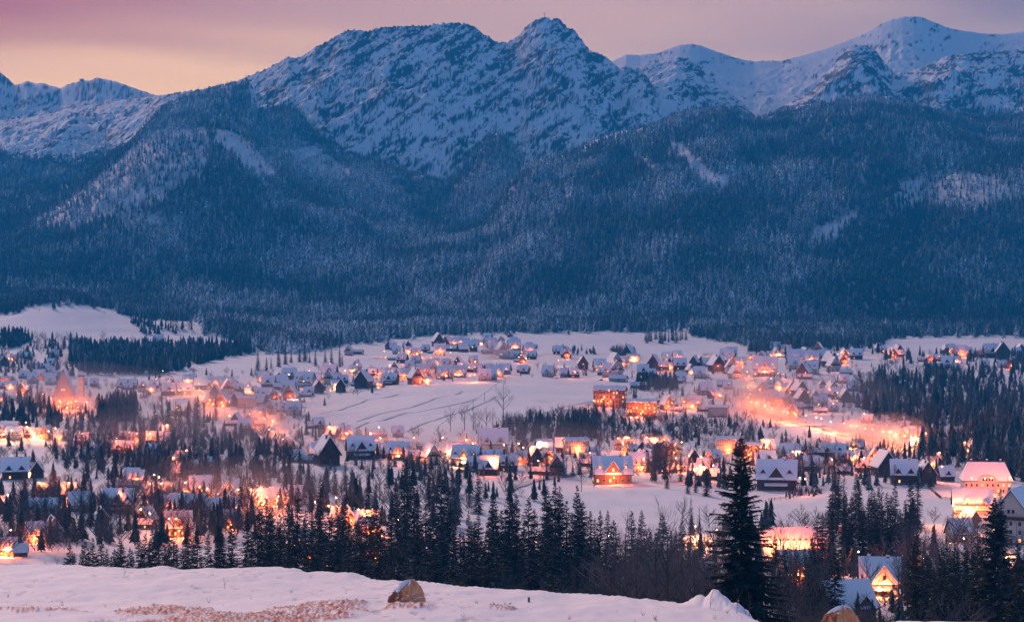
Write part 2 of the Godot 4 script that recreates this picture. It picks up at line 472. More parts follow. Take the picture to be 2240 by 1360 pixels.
	for r in mt_h:
		for k in w:
			var i := r * w + k
			var a := v[i]
			var a1 := v[r * w + mini(k + 1, w - 1)] - v[r * w + maxi(k - 1, 0)]
			var a2 := v[mini(r + 1, mt_h - 1) * w + k] - v[maxi(r - 1, 0) * w + k]
			var ny := a1.cross(a2).normalized().y
			var px := px0 + k * step
			var py := HY - a.y * F / -a.z
			var wood := 0.0
			if -a.z < 6300.0 and Geometry2D.is_point_in_polygon(Vector2(px + nz_tiny.get_noise_2d(a.x, a.z) * 14.0, py + nz_tiny.get_noise_2d(a.z, a.x) * 16.0), woods):
				wood = 1.0
				for q in clearings:
					if Geometry2D.is_point_in_polygon(Vector2(px + nz_tiny.get_noise_2d(a.x, a.z) * 10.0, py), q[0]): wood = minf(wood, q[1])
			mt_forest[i] = wood
			var who := dom[i]
			var rk: float = 0.02 if who == 255 else ridges[who].rock
			var lean := 0.62 if a.x < 420.0 else 0.25
			var al := a.x * 0.80 + a.y * lean
			var ac := a.y * 0.80 - a.x * lean
			var m: float = 1.1 * nz_mott.get_noise_2d(al * 0.5, ac * 1.9) + 0.85 * nz_tiny.get_noise_2d(al * 0.6, ac * 1.1) + 0.45 * nz_crag.get_noise_2d(a.x * 0.3, a.y * 0.3 + 900.0) + 0.75 * nz_grain.get_noise_2d(al * 0.8, ac)
			var bare := smoothstep(-0.07, 0.07, (0.72 - ny) * 0.40 + m * 0.70 + (rk - 0.71) * 0.9 + clampf((a.y - 560.0) / 300.0, -0.35, 0.8) * 0.16)
			if rk < 0.05: bare = 0.0
			var col := snow.lerp(rock, bare)
			if wood > 0.0: col = snow.lerp(litter, clampf(wood * 0.62 + m * 0.35 + 0.1, 0.0, 1.0))
			c[i] = col
	mt_v = v
	var o := top("mountain_terrain", grid_mesh(v, c, w, mt_h), vc_mat(0.85))
	tag(o, "snow dusted rocky mountain wall above wooded foothills", "", "", "structure")

# ---------------------------------------------------------------- trees
func tri(st: SurfaceTool, a: Vector3, b: Vector3, c: Vector3, col: Color) -> void:
	st.set_color(col)
	st.add_vertex(a)
	st.add_vertex(b)
	st.add_vertex(c)

func tube(st: SurfaceTool, a: Vector3, b: Vector3, ra: float, rb: float, sides: int, col: Color) -> void:
	var dir := (b - a).normalized()
	var u := dir.cross(Vector3(0.31, 0.2, 0.93)).normalized()
	var w := dir.cross(u)
	for i in sides:
		var p := TAU * i / sides
		var q := TAU * (i + 1) / sides
		var e := u * cos(p) + w * sin(p)
		var f := u * cos(q) + w * sin(q)
		tri(st, a + e * ra, b + e * rb, b + f * rb, col)
		tri(st, a + e * ra, b + f * rb, a + f * ra, col)

# a far spruce one metre tall: jagged skirts of boughs, white where snow lies
func far_spruce(seed_: int, snow: float, tiers: int, sides: int, girth: float) -> ArrayMesh:
	var r := RandomNumberGenerator.new()
	r.seed = seed_
	var st := SurfaceTool.new()
	st.begin(Mesh.PRIMITIVE_TRIANGLES)
	var green := Color(0.022, 0.034, 0.028)
	var lx := r.randf_range(-0.04, 0.04)
	var lz := r.randf_range(-0.04, 0.04)
	tube(st, Vector3.ZERO, Vector3(0, 0.2, 0), 0.018, 0.014, 4, Color(0.05, 0.04, 0.035))
	for t in tiers:
		var f := t / float(tiers)
		var y0 := 0.08 + 0.80 * f
		var y1 := y0 + 0.30 * (1.0 - f * 0.55)
		var rad := girth * pow(1.0 - f, 0.85) + 0.02
		var turn := r.randf() * TAU
		for s in sides:
			var a := turn + TAU * s / sides
			var da := TAU / sides * 0.62
			var q := rad * r.randf_range(0.55, 1.35)
			var dy := r.randf_range(-0.03, 0.02)
			var p0 := Vector3(cos(a) * q, y0 + dy, sin(a) * q)
			var p1 := Vector3(cos(a - da) * q * 0.62, y0 + 0.045, sin(a - da) * q * 0.62)
			var p2 := Vector3(cos(a + da) * q * 0.62, y0 + 0.045, sin(a + da) * q * 0.62)
			var tip := Vector3(lx, minf(y1, 1.0), lz)
			var g := green * r.randf_range(0.7, 1.35)
			var w := Color(0.72, 0.74, 0.78)
			var lay := snow * r.randf_range(0.35, 1.3)
			tri(st, p0, tip, p1, g.lerp(w, clampf(lay, 0.0, 1.0)) if r.randf() < 0.75 else g)
			tri(st, p0, p2, tip, g.lerp(w, clampf(lay * 0.8, 0.0, 1.0)) if r.randf() < 0.75 else g)
	st.generate_normals()
	return st.commit()

func scatter(called: String, mesh: Mesh, m: Material, where: Array, tint: Array, parent: Node) -> MultiMeshInstance3D:
	var mm := MultiMesh.new()
	mm.transform_format = MultiMesh.TRANSFORM_3D
	mm.use_colors = true
	mm.mesh = mesh
	mm.instance_count = where.size()
	for i in where.size():
		mm.set_instance_transform(i, where[i])
		mm.set_instance_color(i, tint[i])
	var o := MultiMeshInstance3D.new()
	o.name = called
	o.multimesh = mm
	o.material_override = m
	tag(o, "", "", "", "stuff")
	parent.add_child(o, true)
	return o

func make_mountain_forest(count: int) -> void:
	var kinds := [far_spruce(1, 0.20, 5, 7, 0.17), far_spruce(2, 0.5, 5, 7, 0.15), far_spruce(3, 0.95, 5, 7, 0.16), far_spruce(4, 0.32, 6, 6, 0.13)]
	var where := [[], [], [], []]
	var tint := [[], [], [], []]
	nz_stand = noise(51, 0.0035, 4)
	var r := RandomNumberGenerator.new()
	r.seed = 5
	var made := 0
	var tries := 0
	while made < count and tries < count * 30:
		tries += 1
		var k := r.randf() * (mt_w - 2)
		var q := r.randf() * (mt_h - 2)
		var i := int(q) * mt_w + int(k)
		var dens := mt_forest[i]
		if dens <= 0.0 or r.randf() > dens: continue
		var a := mt_v[i]
		var b := mt_v[i + mt_w + 1]
		var d := -a.z
		if r.randf() > d * absf(b.z - a.z) / 130000.0 * 1.2: continue
		var fk := k - int(k)
		var fq := q - int(q)
		var p := a.lerp(mt_v[i + 1], fk).lerp(mt_v[i + mt_w].lerp(b, fk), fq)
		var px := p.x / d * F + CX
		var py := HY - p.y * F / d
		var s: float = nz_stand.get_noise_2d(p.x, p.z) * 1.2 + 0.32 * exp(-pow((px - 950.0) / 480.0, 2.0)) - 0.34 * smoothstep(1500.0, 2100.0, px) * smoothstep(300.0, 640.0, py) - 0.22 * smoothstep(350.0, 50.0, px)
		var h: float = r.randf_range(13.0, 27.0) * (0.8 if dens < 0.6 else 1.0) * (0.72 if d > 5000.0 else 1.0) * (1.0 + 0.2 * s)
		var kind := 0
		var u := r.randf() + s * 0.8
		if u > 0.93: kind = 2
		elif u > 0.62: kind = 1
		elif u > 0.42: kind = 3
		if dens < 0.5 and r.randf() < 0.5: kind = 2
		var g: float = h * r.randf_range(0.8, 1.2)
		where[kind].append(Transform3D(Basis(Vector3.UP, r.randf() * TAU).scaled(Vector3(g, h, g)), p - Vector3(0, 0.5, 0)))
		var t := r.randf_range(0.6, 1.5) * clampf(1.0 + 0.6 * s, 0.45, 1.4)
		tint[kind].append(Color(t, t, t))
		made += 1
	print("mountain trees ", made, " tries ", tries)
	var o := thing("mountain_forest", "dense dark spruce forest covering the mountain foothills, dusted with snow", "forest")
	tag(o, "", "", "", "stuff")
	for i in 4: scatter("spruces", kinds[i], M.foliage, where[i], tint[i], o)

# ---------------------------------------------------------------- buildings
func begin() -> SurfaceTool:
	var st := SurfaceTool.new()
	st.begin(Mesh.PRIMITIVE_TRIANGLES)
	st.set_smooth_group(-1)
	return st

func done(st: SurfaceTool) -> ArrayMesh:
	st.generate_normals()
	return st.commit()

func quad(st: SurfaceTool, a: Vector3, b: Vector3, c: Vector3, d: Vector3) -> void:
	for p in [a, b, c, a, c, d]: st.add_vertex(p)

func box(st: SurfaceTool, c: Vector3, s: Vector3) -> void:
	var h := s * 0.5
	slab(st, c + Vector3(-h.x, h.y, h.z), c + Vector3(-h.x, h.y, -h.z), c + Vector3(h.x, h.y, -h.z), c + Vector3(h.x, h.y, h.z), Vector3(0, -s.y, 0))

func slab(st: SurfaceTool, a: Vector3, b: Vector3, c: Vector3, d: Vector3, t: Vector3) -> void:   # a face and its thickness
	quad(st, a, b, c, d)
	quad(st, d + t, c + t, b + t, a + t)
	quad(st, a, a + t, b + t, b)
	quad(st, b, b + t, c + t, c)
	quad(st, c, c + t, d + t, d)
	quad(st, d, d + t, a + t, a)

func box_mesh(s: Vector3) -> ArrayMesh:
	var st := begin()
	box(st, Vector3.ZERO, s)
	return done(st)

# walls with gables at both ends; ridge along x
func gabled_walls(l: float, w: float, hw: float, rise: float) -> ArrayMesh:
	var st := begin()
	box(st, Vector3(0, hw * 0.5 - 1.0, 0), Vector3(l, hw + 2.0, w))
	for s in [-1.0, 1.0]:
		var x: float = s * l * 0.5
		var a := Vector3(x, hw, -w * 0.5)
		var b := Vector3(x, hw, w * 0.5)
		var c := Vector3(x, hw + rise, 0)
		var t := Vector3(-s * 0.3, 0, 0)
		for p in [a, c, b, a + t, b + t, c + t]: st.add_vertex(p)
		quad(st, a, a + t, c + t, c)
		quad(st, c, c + t, b + t, b)
	return done(st)

func roof_slopes(l: float, w: float, hw: float, rise: float, over: float, lift: float, thick: float, inset := 0.0) -> ArrayMesh:
	var st := begin()
	var k := rise / (w * 0.5)
	var x := l * 0.5 + over - inset
	var z := w * 0.5 + over - inset
	var drop := (over - inset) * k
	for s in [-1.0, 1.0]:
		slab(st, Vector3(-x, hw + rise + lift, 0), Vector3(x, hw + rise + lift, 0), Vector3(x, hw - drop + lift, s * z), Vector3(-x, hw - drop + lift, s * z), Vector3(0, -thick, 0))
	return done(st)

# a gable that stands out of the front slope, its own ridge running back into the roof
func dormer(parent: Node, x: float, w: float, y0: float, z0: float, depth: float, wall: Material, pitch: float, lit: Material, face := 1.0) -> void:
	var rise := w * 0.5 * pitch
	var st := begin()
	var a := Vector3(-w * 0.5, 0, 0)
	var b := Vector3(w * 0.5, 0, 0)
	var c := Vector3(0, rise, 0)
	var t := Vector3(0, 0, -depth)
	for p in [a, b, c, a + t, c + t, b + t]: st.add_vertex(p)
	quad(st, a, a + t, b + t, b)
	quad(st, b, b + t, c + t, c)
	quad(st, c, c + t, a + t, a)
	var o := part("dormer", done(st), wall, parent)
	o.position = Vector3(x, y0, z0 * face)
	if face < 0.0: o.rotation.y = PI
	for layer in 2:
		var s2 := begin()
		var lift := 0.22 + 0.38 * layer
		var ov := 0.55 - 0.06 * layer
		for s in [-1.0, 1.0]:
			slab(s2, Vector3(0, rise + lift, ov), Vector3(0, rise + lift, -depth), Vector3(s * (w * 0.5 + ov), lift - ov * pitch, -depth), Vector3(s * (w * 0.5 + ov), lift - ov * pitch, ov), Vector3(0, -0.2 if layer == 0 else -0.36, 0))
		part("dormer_roof" if layer == 0 else "snow_cover", done(s2), M.eave if layer == 0 else M.snow, o)
	if w > 2.4:
		var q := part("window", M.win_mesh, lit, o)
		q.position = Vector3(0, rise * 0.34, 0.04)

func windows(parent: Node, x0: float, x1: float, y: float, z: float, n: int, along_z: bool, lit: float, near: bool, r: RandomNumberGenerator) -> void:
	for i in n:
		var u := lerpf(x0, x1, (i + 0.5) / n)
		var pane: Material = M.pane_lit if r.randf() < lit else M.pane
		var o := part("window", M.frame_mesh if near else M.win_mesh, M.frame if near else pane, parent)
		o.position = Vector3(z, y, u) if along_z else Vector3(u, y, z)
		if along_z: o.rotation.y = PI * 0.5
		if near: part("pane", M.pane_mesh, pane, o)

func chimney(parent: Node, x: float, y: float, z: float, h := 1.8) -> void:
	var o := part("chimney", box_mesh(Vector3(0.9, h, 0.8)), M.brick, parent)
	o.position = Vector3(x, y, z)
	var c := part("snow_cap", box_mesh(Vector3(1.05, 0.3, 0.95)), M.snow, o)
	c.position.y = h * 0.5 + 0.152

# spec: l w hw pitch(ratio) over walls lit dorm[[x,width]...] near balcony chim
func chalet(called: String, q: Dictionary) -> Node3D:
	var r := RandomNumberGenerator.new()
	r.seed = q.get("seed", 1)
	var o := Node3D.new()
	o.name = called
	var l: float = q.l
	var w: float = q.w
	var hw: float = q.hw
	var rise: float = w * 0.5 * q.pitch
	var over: float = q.get("over", 0.9)
	var wall: Material = q.walls
	var lit: float = q.get("lit", 0.0)
	var near: bool = q.get("near", false)
	part("wall", gabled_walls(l, w, hw, rise), wall, o)
	var f := part("plinth", box_mesh(Vector3(l + 0.16, 3.2, w + 0.16)), M.stone, o)
	f.position.y = -0.9
	var roof := part("roof", roof_slopes(l, w, hw, rise, over, 0.3, 0.26), M.eave, o)
	part("snow_cover", roof_slopes(l, w, hw, rise, over, 0.75, 0.42, 0.07), M.snow, roof)
	for dm in q.get("dorm", []):
		var dw: float = dm[1]
		var y0: float = hw + dm[2] if dm.size() > 2 else hw - 0.2
		var z0 := w * 0.5 * (1.0 - (y0 - hw) / rise) + 0.25
		dormer(o, dm[0], dw, y0, z0, z0, wall, q.pitch, M.pane_lit if r.randf() < lit else M.pane)
		if q.get("back", true): dormer(o, dm[0], dw, y0, z0, z0, wall, q.pitch, M.pane, -1.0)
	var floors := maxi(1, int(hw / 2.5))
	for k in floors:
		var y := 1.5 + k * 2.6
		windows(o, -l * 0.5, l * 0.5, y, w * 0.5 + 0.02, maxi(2, int(l / 2.6)), false, lit, near, r)
		windows(o, -w * 0.5, w * 0.5, y, l * 0.5 + 0.02, maxi(2, int(w / 3.2)), true, lit, near, r)
		windows(o, -w * 0.5, w * 0.5, y, -l * 0.5 - 0.02, maxi(2, int(w / 3.2)), true, lit, near, r)
	for s in [-1.0, 1.0]: windows(o, -1.6, 1.6, hw + rise * 0.28, s * (l * 0.5 + 0.02), 2, true, lit, near, r)
	var dr := part("door", box_mesh(Vector3(1.1, 2.1, 0.1)), M.timber, o)
	dr.position = Vector3(l * 0.08, 1.05, w * 0.5 + 0.11)
	for k in q.get("chim", 1): chimney(o, (-0.28 + 0.5 * k) * l, hw + rise * 0.98, -w * 0.1 + 0.25 * k * w * 0.4)
	if q.get("balcony", false):
		for s in [-1.0, 1.0]:
			var b := part("balcony", box_mesh(Vector3(1.3, 0.16, w * 0.8)), M.timber, o)
			b.position = Vector3(s * (l * 0.5 + 0.7), hw - 0.05, 0)
			var g := part("railing", box_mesh(Vector3(0.08, 0.9, w * 0.8)), M.timber, b)
			g.position = Vector3(s * 0.6, 0.53, 0)
	if q.get("porch", false):
		var st := begin()
		slab(st, Vector3(-l * 0.3, 3.3, w * 0.5), Vector3(l * 0.3, 3.3, w * 0.5), Vector3(l * 0.3, 2.6, w * 0.5 + 2.6), Vector3(-l * 0.3, 2.6, w * 0.5 + 2.6), Vector3(0, -0.3, 0))
		part("porch_roof", done(st), M.snow, o)
		for s in [-1.0, 1.0]:
			var c := part("post", box_mesh(Vector3(0.22, 2.6, 0.22)), M.timber, o)
			c.position = Vector3(s * l * 0.27, 1.3, w * 0.5 + 2.3)
	return o

func block(called: String, l: float, w: float, floors: int, lit: float, walls: Material, seed_: int) -> Node3D:     # a plain flat with a low roof
	var o := chalet(called, {"l": l, "w": w, "hw": floors * 2.7, "pitch": 0.42, "over": 0.7, "walls": walls, "lit": lit, "seed": seed_, "chim": 2, "dorm": [[-l * 0.28, 3.2], [0.0, 3.2], [l * 0.28, 3.2]], "back": false})
	return o

func build_materials() -> void:
	M.snow = mat(Color(0.80, 0.80, 0.82), 0.7)
	M.eave = mat(Color(0.045, 0.035, 0.030))
	M.timber = mat(Color(0.075, 0.045, 0.030))
	M.timber_light = mat(Color(0.20, 0.115, 0.065))
	M.plaster = mat(Color(0.50, 0.45, 0.38))
	M.plaster_grey = mat(Color(0.30, 0.29, 0.28))
	M.stone = mat(Color(0.16, 0.15, 0.14))
	M.brick = mat(Color(0.16, 0.09, 0.07))
	M.frame = mat(Color(0.42, 0.33, 0.24))
	M.metal = mat(Color(0.10, 0.10, 0.11), 0.5)
	M.road = mat(Color(0.58, 0.55, 0.53), 0.6)
	M.track = mat(Color(0.71, 0.71, 0.73), 0.7)
	M.pane = mat(Color(0.02, 0.022, 0.028), 0.12)
	M.pane.metallic_specular = 0.6
	M.pane_lit = mat(Color(0.5, 0.35, 0.2), 0.4)
	M.pane_lit.emission_enabled = true
	M.pane_lit.emission = Color(1.0, 0.42, 0.12).linear_to_srgb()
	M.pane_lit.emission_energy_multiplier = 2.2
	M.bulb = mat(Color(0.9, 0.6, 0.3), 0.4)
	M.bulb.emission_enabled = true
	M.bulb.emission = Color(1.0, 0.55, 0.22).linear_to_srgb()
	M.bulb.emission_energy_multiplier = 70.0
	M.win_mesh = box_mesh(Vector3(1.0, 1.2, 0.08))
	M.frame_mesh = box_mesh(Vector3(1.16, 1.4, 0.10))
	M.pane_mesh = box_mesh(Vector3(0.92, 1.14, 0.15))
	var bulb := SphereMesh.new()
	bulb.radius = 0.17
	bulb.height = 0.30
	bulb.radial_segments = 10
	bulb.rings = 6
	M.bulb_mesh = bulb

var protos := {}
func make_protos() -> void:
	# the letter tells the shape: g one long gable roof, d one cross gable, t two dormers, m three, b barn, p block of flats
	for set_ in [["k", M.timber], ["w", M.plaster], ["y", M.timber_light]]:
		for lit in [0, 1]:
			var wm: Material = set_[1]
			var tail: String = set_[0] + ("l" if lit else "")
			var q := 0.3 if lit else 0.04
			var sd: int = 10 + lit * 7 + (set_[0] as String).unicode_at(0)
			protos["g" + tail] = chalet("house", {"l": 12.0, "w": 9.5, "hw": 4.6, "pitch": 1.15, "walls": wm, "lit": q, "seed": sd, "balcony": true})
			protos["d" + tail] = chalet("house", {"l": 12.5, "w": 10.0, "hw": 4.2, "pitch": 1.12, "walls": wm, "lit": q, "seed": sd + 1, "dorm": [[0.4, 6.2]], "chim": 2})
			protos["t" + tail] = chalet("house", {"l": 15.0, "w": 10.5, "hw": 4.8, "pitch": 1.1, "walls": wm, "lit": q, "seed": sd + 2, "dorm": [[-3.7, 4.8], [3.7, 4.8]], "chim": 2})
			protos["m" + tail] = chalet("house", {"l": 18.0, "w": 11.0, "hw": 5.2, "pitch": 1.15, "walls": wm, "lit": q, "seed": sd + 3, "dorm": [[0.0, 7.5], [-6.2, 3.2, 1.4], [6.2, 3.2, 1.4]], "chim": 2, "porch": true})
			protos["b" + tail] = chalet("house", {"l": 20.0, "w": 8.0, "hw": 3.0, "pitch": 0.6, "walls": wm, "lit": q, "seed": sd + 4, "chim": 0})
			protos["p" + tail] = block("house", 26.0, 10.0, 4, q * 0.6, wm, sd + 5)
			protos["s" + tail] = chalet("house", {"l": 8.0, "w": 6.5, "hw": 2.8, "pitch": 1.0, "walls": wm, "lit": q, "seed": sd + 6, "chim": 0})

const WIDE := {"g": 10.0, "d": 13.0, "t": 15.5, "m": 18.5, "b": 20.5, "p": 26.5, "s": 8.0}
const SHAPE := {"g": "steep-gabled chalet", "d": "cross-gabled chalet", "t": "twin-dormer chalet", "m": "three-gabled chalet", "b": "low barn", "p": "block of flats", "s": "hut"}
const NAMES := {"g": "gabled_chalet", "d": "cross_gabled_chalet", "t": "twin_dormer_chalet", "m": "large_chalet", "b": "barn", "p": "apartment_block", "s": "hut"}
const WALLS := {"k": "dark-timber", "w": "pale-plastered", "y": "tawny-timber"}
var extra_lamps := []
var dusk := 0.25

# a quarter of the town: "x y width code" for every house, x and y where its foot stands
func quarter(where: String, group: String, list: String) -> void:
	var all := []
	for s in list.split(";", false):
		var f := s.strip_edges().split(" ", false)
		all.append([float(f[0]), float(f[1]), float(f[2]), f[3]])
	var lit_road := poly([1605, 780, 1680, 825, 1680, 890, 1900, 935, 2040, 975, 1960, 1000, 1700, 940, 1620, 900])
	for a in all.duplicate():      # sheds, barns and annexes that crowd in between
		if rng.randf() < 0.95 and a[2] < 50.0:
			var at2 := Vector2(a[0] + rng.randf_range(-1.25, 1.25) * a[2], a[1] + rng.randf_range(-0.3, 0.12) * a[2])
			if Geometry2D.is_point_in_polygon(at2, lit_road): continue
			all.append([at2.x, at2.y, a[2] * rng.randf_range(0.55, 0.95), ["sk", "bk", "dw", "gk", "dk", "tw", "gw", "sw", "by", "gyl", "dwl"][rng.randi() % 11]])
	all.sort_custom(func(a, b): return a[0] < b[0])
	var totals := {}
	for a in all: totals[a[3]] = totals.get(a[3], 0) + 1
	var count := {}
	for a in all:
		var code: String = a[3]
		var shape := code[0]
		var at := place(a[0], a[1])
		var o: Node3D = protos[code].duplicate()
		o.name = numbered(NAMES[shape])
		add_child(o)
		var wide: float = 1.02 * a[2] * -at.z / F
		var sc := clampf(wide / WIDE[shape], 0.55, 1.9)
		o.position = at
		o.scale = Vector3(sc, sc * rng.randf_range(1.15, 1.35), sc)
		o.rotation.y = (PI * 0.5 * (1.0 if rng.randf() < 0.5 else -1.0) if shape == "g" else 0.0) + rng.randf_range(-0.42, 0.42)
		var n: int = count.get(code, 0)
		count[code] = n + 1
		var lit := code.length() > 2
		var words := "%s %s%s" % ["lit" if lit else "unlit", WALLS[code[1]] + " ", SHAPE[shape]]
		var label := "%s %s" % [words, where]
		if totals[code] > 1: label = "%s from left: %s %s" % [ordinal(n), words, where]
		tag(o, label, "barn" if shape == "b" else "apartment block" if shape == "p" else "hut" if shape == "s" else "chalet", group)
		if code.length() > 2: porch_lamp(o, shape, sc)
		elif rng.randf() < dusk: extra_lamps.append([a[0] + rng.randf_range(-6, 6), a[1] + rng.randf_range(1.5, 4.0)])
	if extra_lamps.size():
		var lit_list := PackedStringArray()
		for e in extra_lamps: lit_list.append("%.0f %.0f %.0f" % [e[0], e[1], rng.randf_range(200, 520)])
		extra_lamps.clear()
		street_lamps(";".join(lit_list), "beside houses " + where)

func porch_lamp(o: Node3D, shape: String, sc: float) -> void:
	var front := Vector3(0, 3.0, 8.6) if shape != "g" else Vector3(9.5 * signf(-o.rotation.y), 3.4, 2.0)
	if shape == "s": front = Vector3(0, 2.2, 5.0)
	var b := part("porch_lamp", M.bulb_mesh, M.bulb, o)
	b.position = front
	b.scale = Vector3.ONE / o.scale
	glow(b, rng.randf_range(260.0, 760.0))

func glow(parent: Node, energy: float, at := Vector3.ZERO, colour := Color(1.0, 0.18, 0.05)) -> void:
	if rng.randf() < 0.14 and colour.g < 0.3: colour = Color(1.0, 0.40, 0.17)
	var li := OmniLight3D.new()
	li.name = "glow"
	li.light_color = colour.linear_to_srgb()
	li.light_energy = energy * 0.34
	li.light_size = 0.2
	li.omni_range = 120.0
	li.omni_attenuation = 2.0
	li.shadow_enabled = true
	parent.add_child(li, true)
	li.position = at

var lamp_proto: Node3D
func street_lamps(list: String, where: String, gain := 1.0) -> void:
	var all := []
	for s in list.split(";"):
		var f := s.split(" ")
		all.append([float(f[0]), float(f[1]), float(f[2])])
	all.sort_custom(func(a, b): return a[0] < b[0])
	for i in all.size(): street_lamp(all[i][0], all[i][1], all[i][2] * gain, "%s street lamp from the left %s" % [ordinal(i), where])

func street_lamp(px: float, py: float, energy: float, label: String, tall := 1.0) -> void:
	if lamp_proto == null:
		lamp_proto = Node3D.new()
		var st := begin()
		tube(st, Vector3.ZERO, Vector3(0, 7.6, 0), 0.10, 0.06, 6, Color.WHITE)
		part("pole", done(st), M.metal, lamp_proto)
		st = begin()
		tube(st, Vector3(0, 7.5, 0), Vector3(0, 7.9, 1.3), 0.05, 0.04, 5, Color.WHITE)
		part("arm", done(st), M.metal, lamp_proto)
		var hood := part("lamp_hood", box_mesh(Vector3(0.4, 0.08, 0.8)), M.metal, lamp_proto)
		hood.position = Vector3(0, 8.02, 1.5)
		var b := part("lamp_bulb", M.bulb_mesh, M.bulb, lamp_proto)
		b.position = Vector3(0, 7.72, 1.5)
	var o: Node3D = lamp_proto.duplicate()
	o.name = numbered("street_lamp")
	add_child(o)
	o.position = place(px, py)
	o.rotation.y = rng.randf() * TAU
	o.scale = Vector3.ONE * tall
	tag(o, label, "street lamp", "sodium street lamps of the town")
	glow(o.get_node("lamp_bulb"), energy)

# ---------------------------------------------------------------- the town
func make_town() -> void:
	quarter("in the upper village at the forest meadow", "houses of the upper village", "780 774 28 bk; 851 764 15 gy; 867 774 18 dw; 891 764 18 tyl; 893 775 18 dwl; 909 778 16 syl; 931 770 16 dk; 953 754 14 sk; 962 777 24 dwl; 971 755 14 gk; 990 757 18 dkl; 994 769 38 bk; 1031 768 26 tk; 1020 752 12 sk; 1039 754 14 dw; 1066 748 18 dyl")
	quarter("on the lit knoll of the upper village", "houses on the lit knoll", "1073 760 26 twl; 1116 738 10 gk; 1094 760 18 gw; 1096 774 28 tyl; 1124 766 28 mwl; 1124 750 14 dk; 1158 763 14 dw; 1156 775 22 dwl; 1163 786 20 tk; 1143 795 14 gyl; 1124 786 18 dw; 1103 784 18 tw; 1066 773 24 bw; 1220 775 20 tk; 1237 782 18 sk")
	quarter("in the lane below the upper village", "houses of the lower lane", "880 794 22 tk; 910 794 18 dw; 944 796 24 bw; 858 811 16 gw; 897 808 20 dw; 928 810 16 twl; 858 819 16 dyl; 878 822 18 tk; 902 820 16 gwl; 925 823 28 twl; 1026 814 18 dk; 1045 814 20 dw; 1036 797 18 dyl; 1003 800 16 gk; 975 803 18 dk")
	quarter("at the top of the sledding meadow", "houses at the top of the meadow", "861 832 18 gw; 854 842 32 mk; 884 829 22 dyl; 908 840 26 gyl; 972 828 34 mwl; 1004 826 32 mwl; 1060 832 28 tw; 1088 824 24 dwl; 1148 818 18 dk; 1199 824 24 dw; 1255 826 22 tk; 1275 807 22 gk; 831 846 14 syl; 795 848 30 gk; 828 822 16 dyl; 813 822 18 dk; 773 816 18 dwl")
	quarter("in the cluster left of the meadow", "houses left of the meadow", "575 835 24 twl; 607 837 18 gyl; 632 831 30 tk; 667 847 42 mw; 587 849 28 dk; 630 857 30 tw; 700 834 18 dyl; 722 824 28 dk; 720 840 22 gw; 695 859 22 gk; 582 872 28 tk; 597 874 20 gw; 635 876 26 gyl; 565 868 20 dw; 667 868 26 bk; 640 894 24 tk; 590 906 24 gw; 642 908 32 tw; 696 937 24 dk; 722 804 26 bk; 565 910 18 dyl; 750 838 20 dk; 745 858 22 gk")
	quarter("in the glowing quarter left of the meadow", "houses of the glowing quarter", "367 864 28 dy; 402 864 30 tyl; 410 840 20 dwl; 470 850 34 mwl; 500 844 22 twl; 395 910 34 dk; 470 872 22 gk; 497 864 26 gw; 487 890 26 gyl; 540 892 26 pw; 517 930 20 gk; 537 940 30 tw; 440 846 18 dwl; 455 890 20 gyl; 520 858 22 tk; 545 865 20 dw; 510 884 18 sk; 555 925 20 dyl")
	quarter("beside the dark grove on the left", "houses by the left grove", "267 852 22 dk; 287 850 24 tk; 312 857 18 gw; 337 850 20 dy; 260 870 16 gk; 347 748 18 dyl; 250 754 14 gk; 117 784 16 gw; 62 786 16 dk; 110 800 16 dk; 30 790 14 dyl; 10 800 16 gk")
	quarter("in the floodlit centre on the left edge", "houses of the floodlit centre", "85 831 26 tyl; 70 838 24 dw; 135 828 24 pw; 110 841 24 dwl; 8 842 22 pyl; 25 853 22 dwl; 45 862 20 gyl; 20 957 44 myl; 60 957 22 dk; 102 960 22 gyl; 131 964 24 twl; 5 880 20 dwl; 95 815 22 tw; 50 828 18 dy; 205 845 18 dk")
	quarter("among the misty trees on the left", "houses among the misty trees", "280 970 28 tk; 300 971 24 dw; 240 990 22 gw; 258 992 24 dk; 337 974 34 mw; 360 954 18 dw; 416 1017 32 tw; 381 1032 30 gw; 389 1044 34 dw; 444 1030 24 tk; 286 1070 20 sk; 300 1058 20 dyl; 330 1000 18 dk; 205 1000 18 gk; 180 972 18 dk; 612 985 24 tw; 590 968 22 dk")
	quarter("along the lane on the lower left", "houses of the lower left lane", "32 1048 56 tk; 80 1045 28 gk; 98 1090 32 dk; 148 1092 26 dk; 172 1118 44 dw; 95 1143 58 tw; 114 1183 40 gw; 259 1122 64 mk; 220 1150 34 gy; 357 1093 40 dw; 437 1090 46 dyl; 512 1098 36 gwl; 537 1086 24 dw; 320 1153 24 gyl; 8 1122 30 gk; 15 1215 36 syl")
	quarter("in the long row among lower left spruces", "houses of the long row", "365 1122 40 twl; 425 1124 36 tw; 462 1128 40 tw; 498 1132 36 tw; 389 1172 56 dyl; 500 1156 30 dyl; 545 1140 30 gwl; 608 1104 32 dyl; 640 1104 44 tw; 570 1112 28 twl; 806 1170 26 dyl; 703 1214 40 gk; 687 1226 22 syl; 859 1222 44 bk; 760 1150 22 gyl")
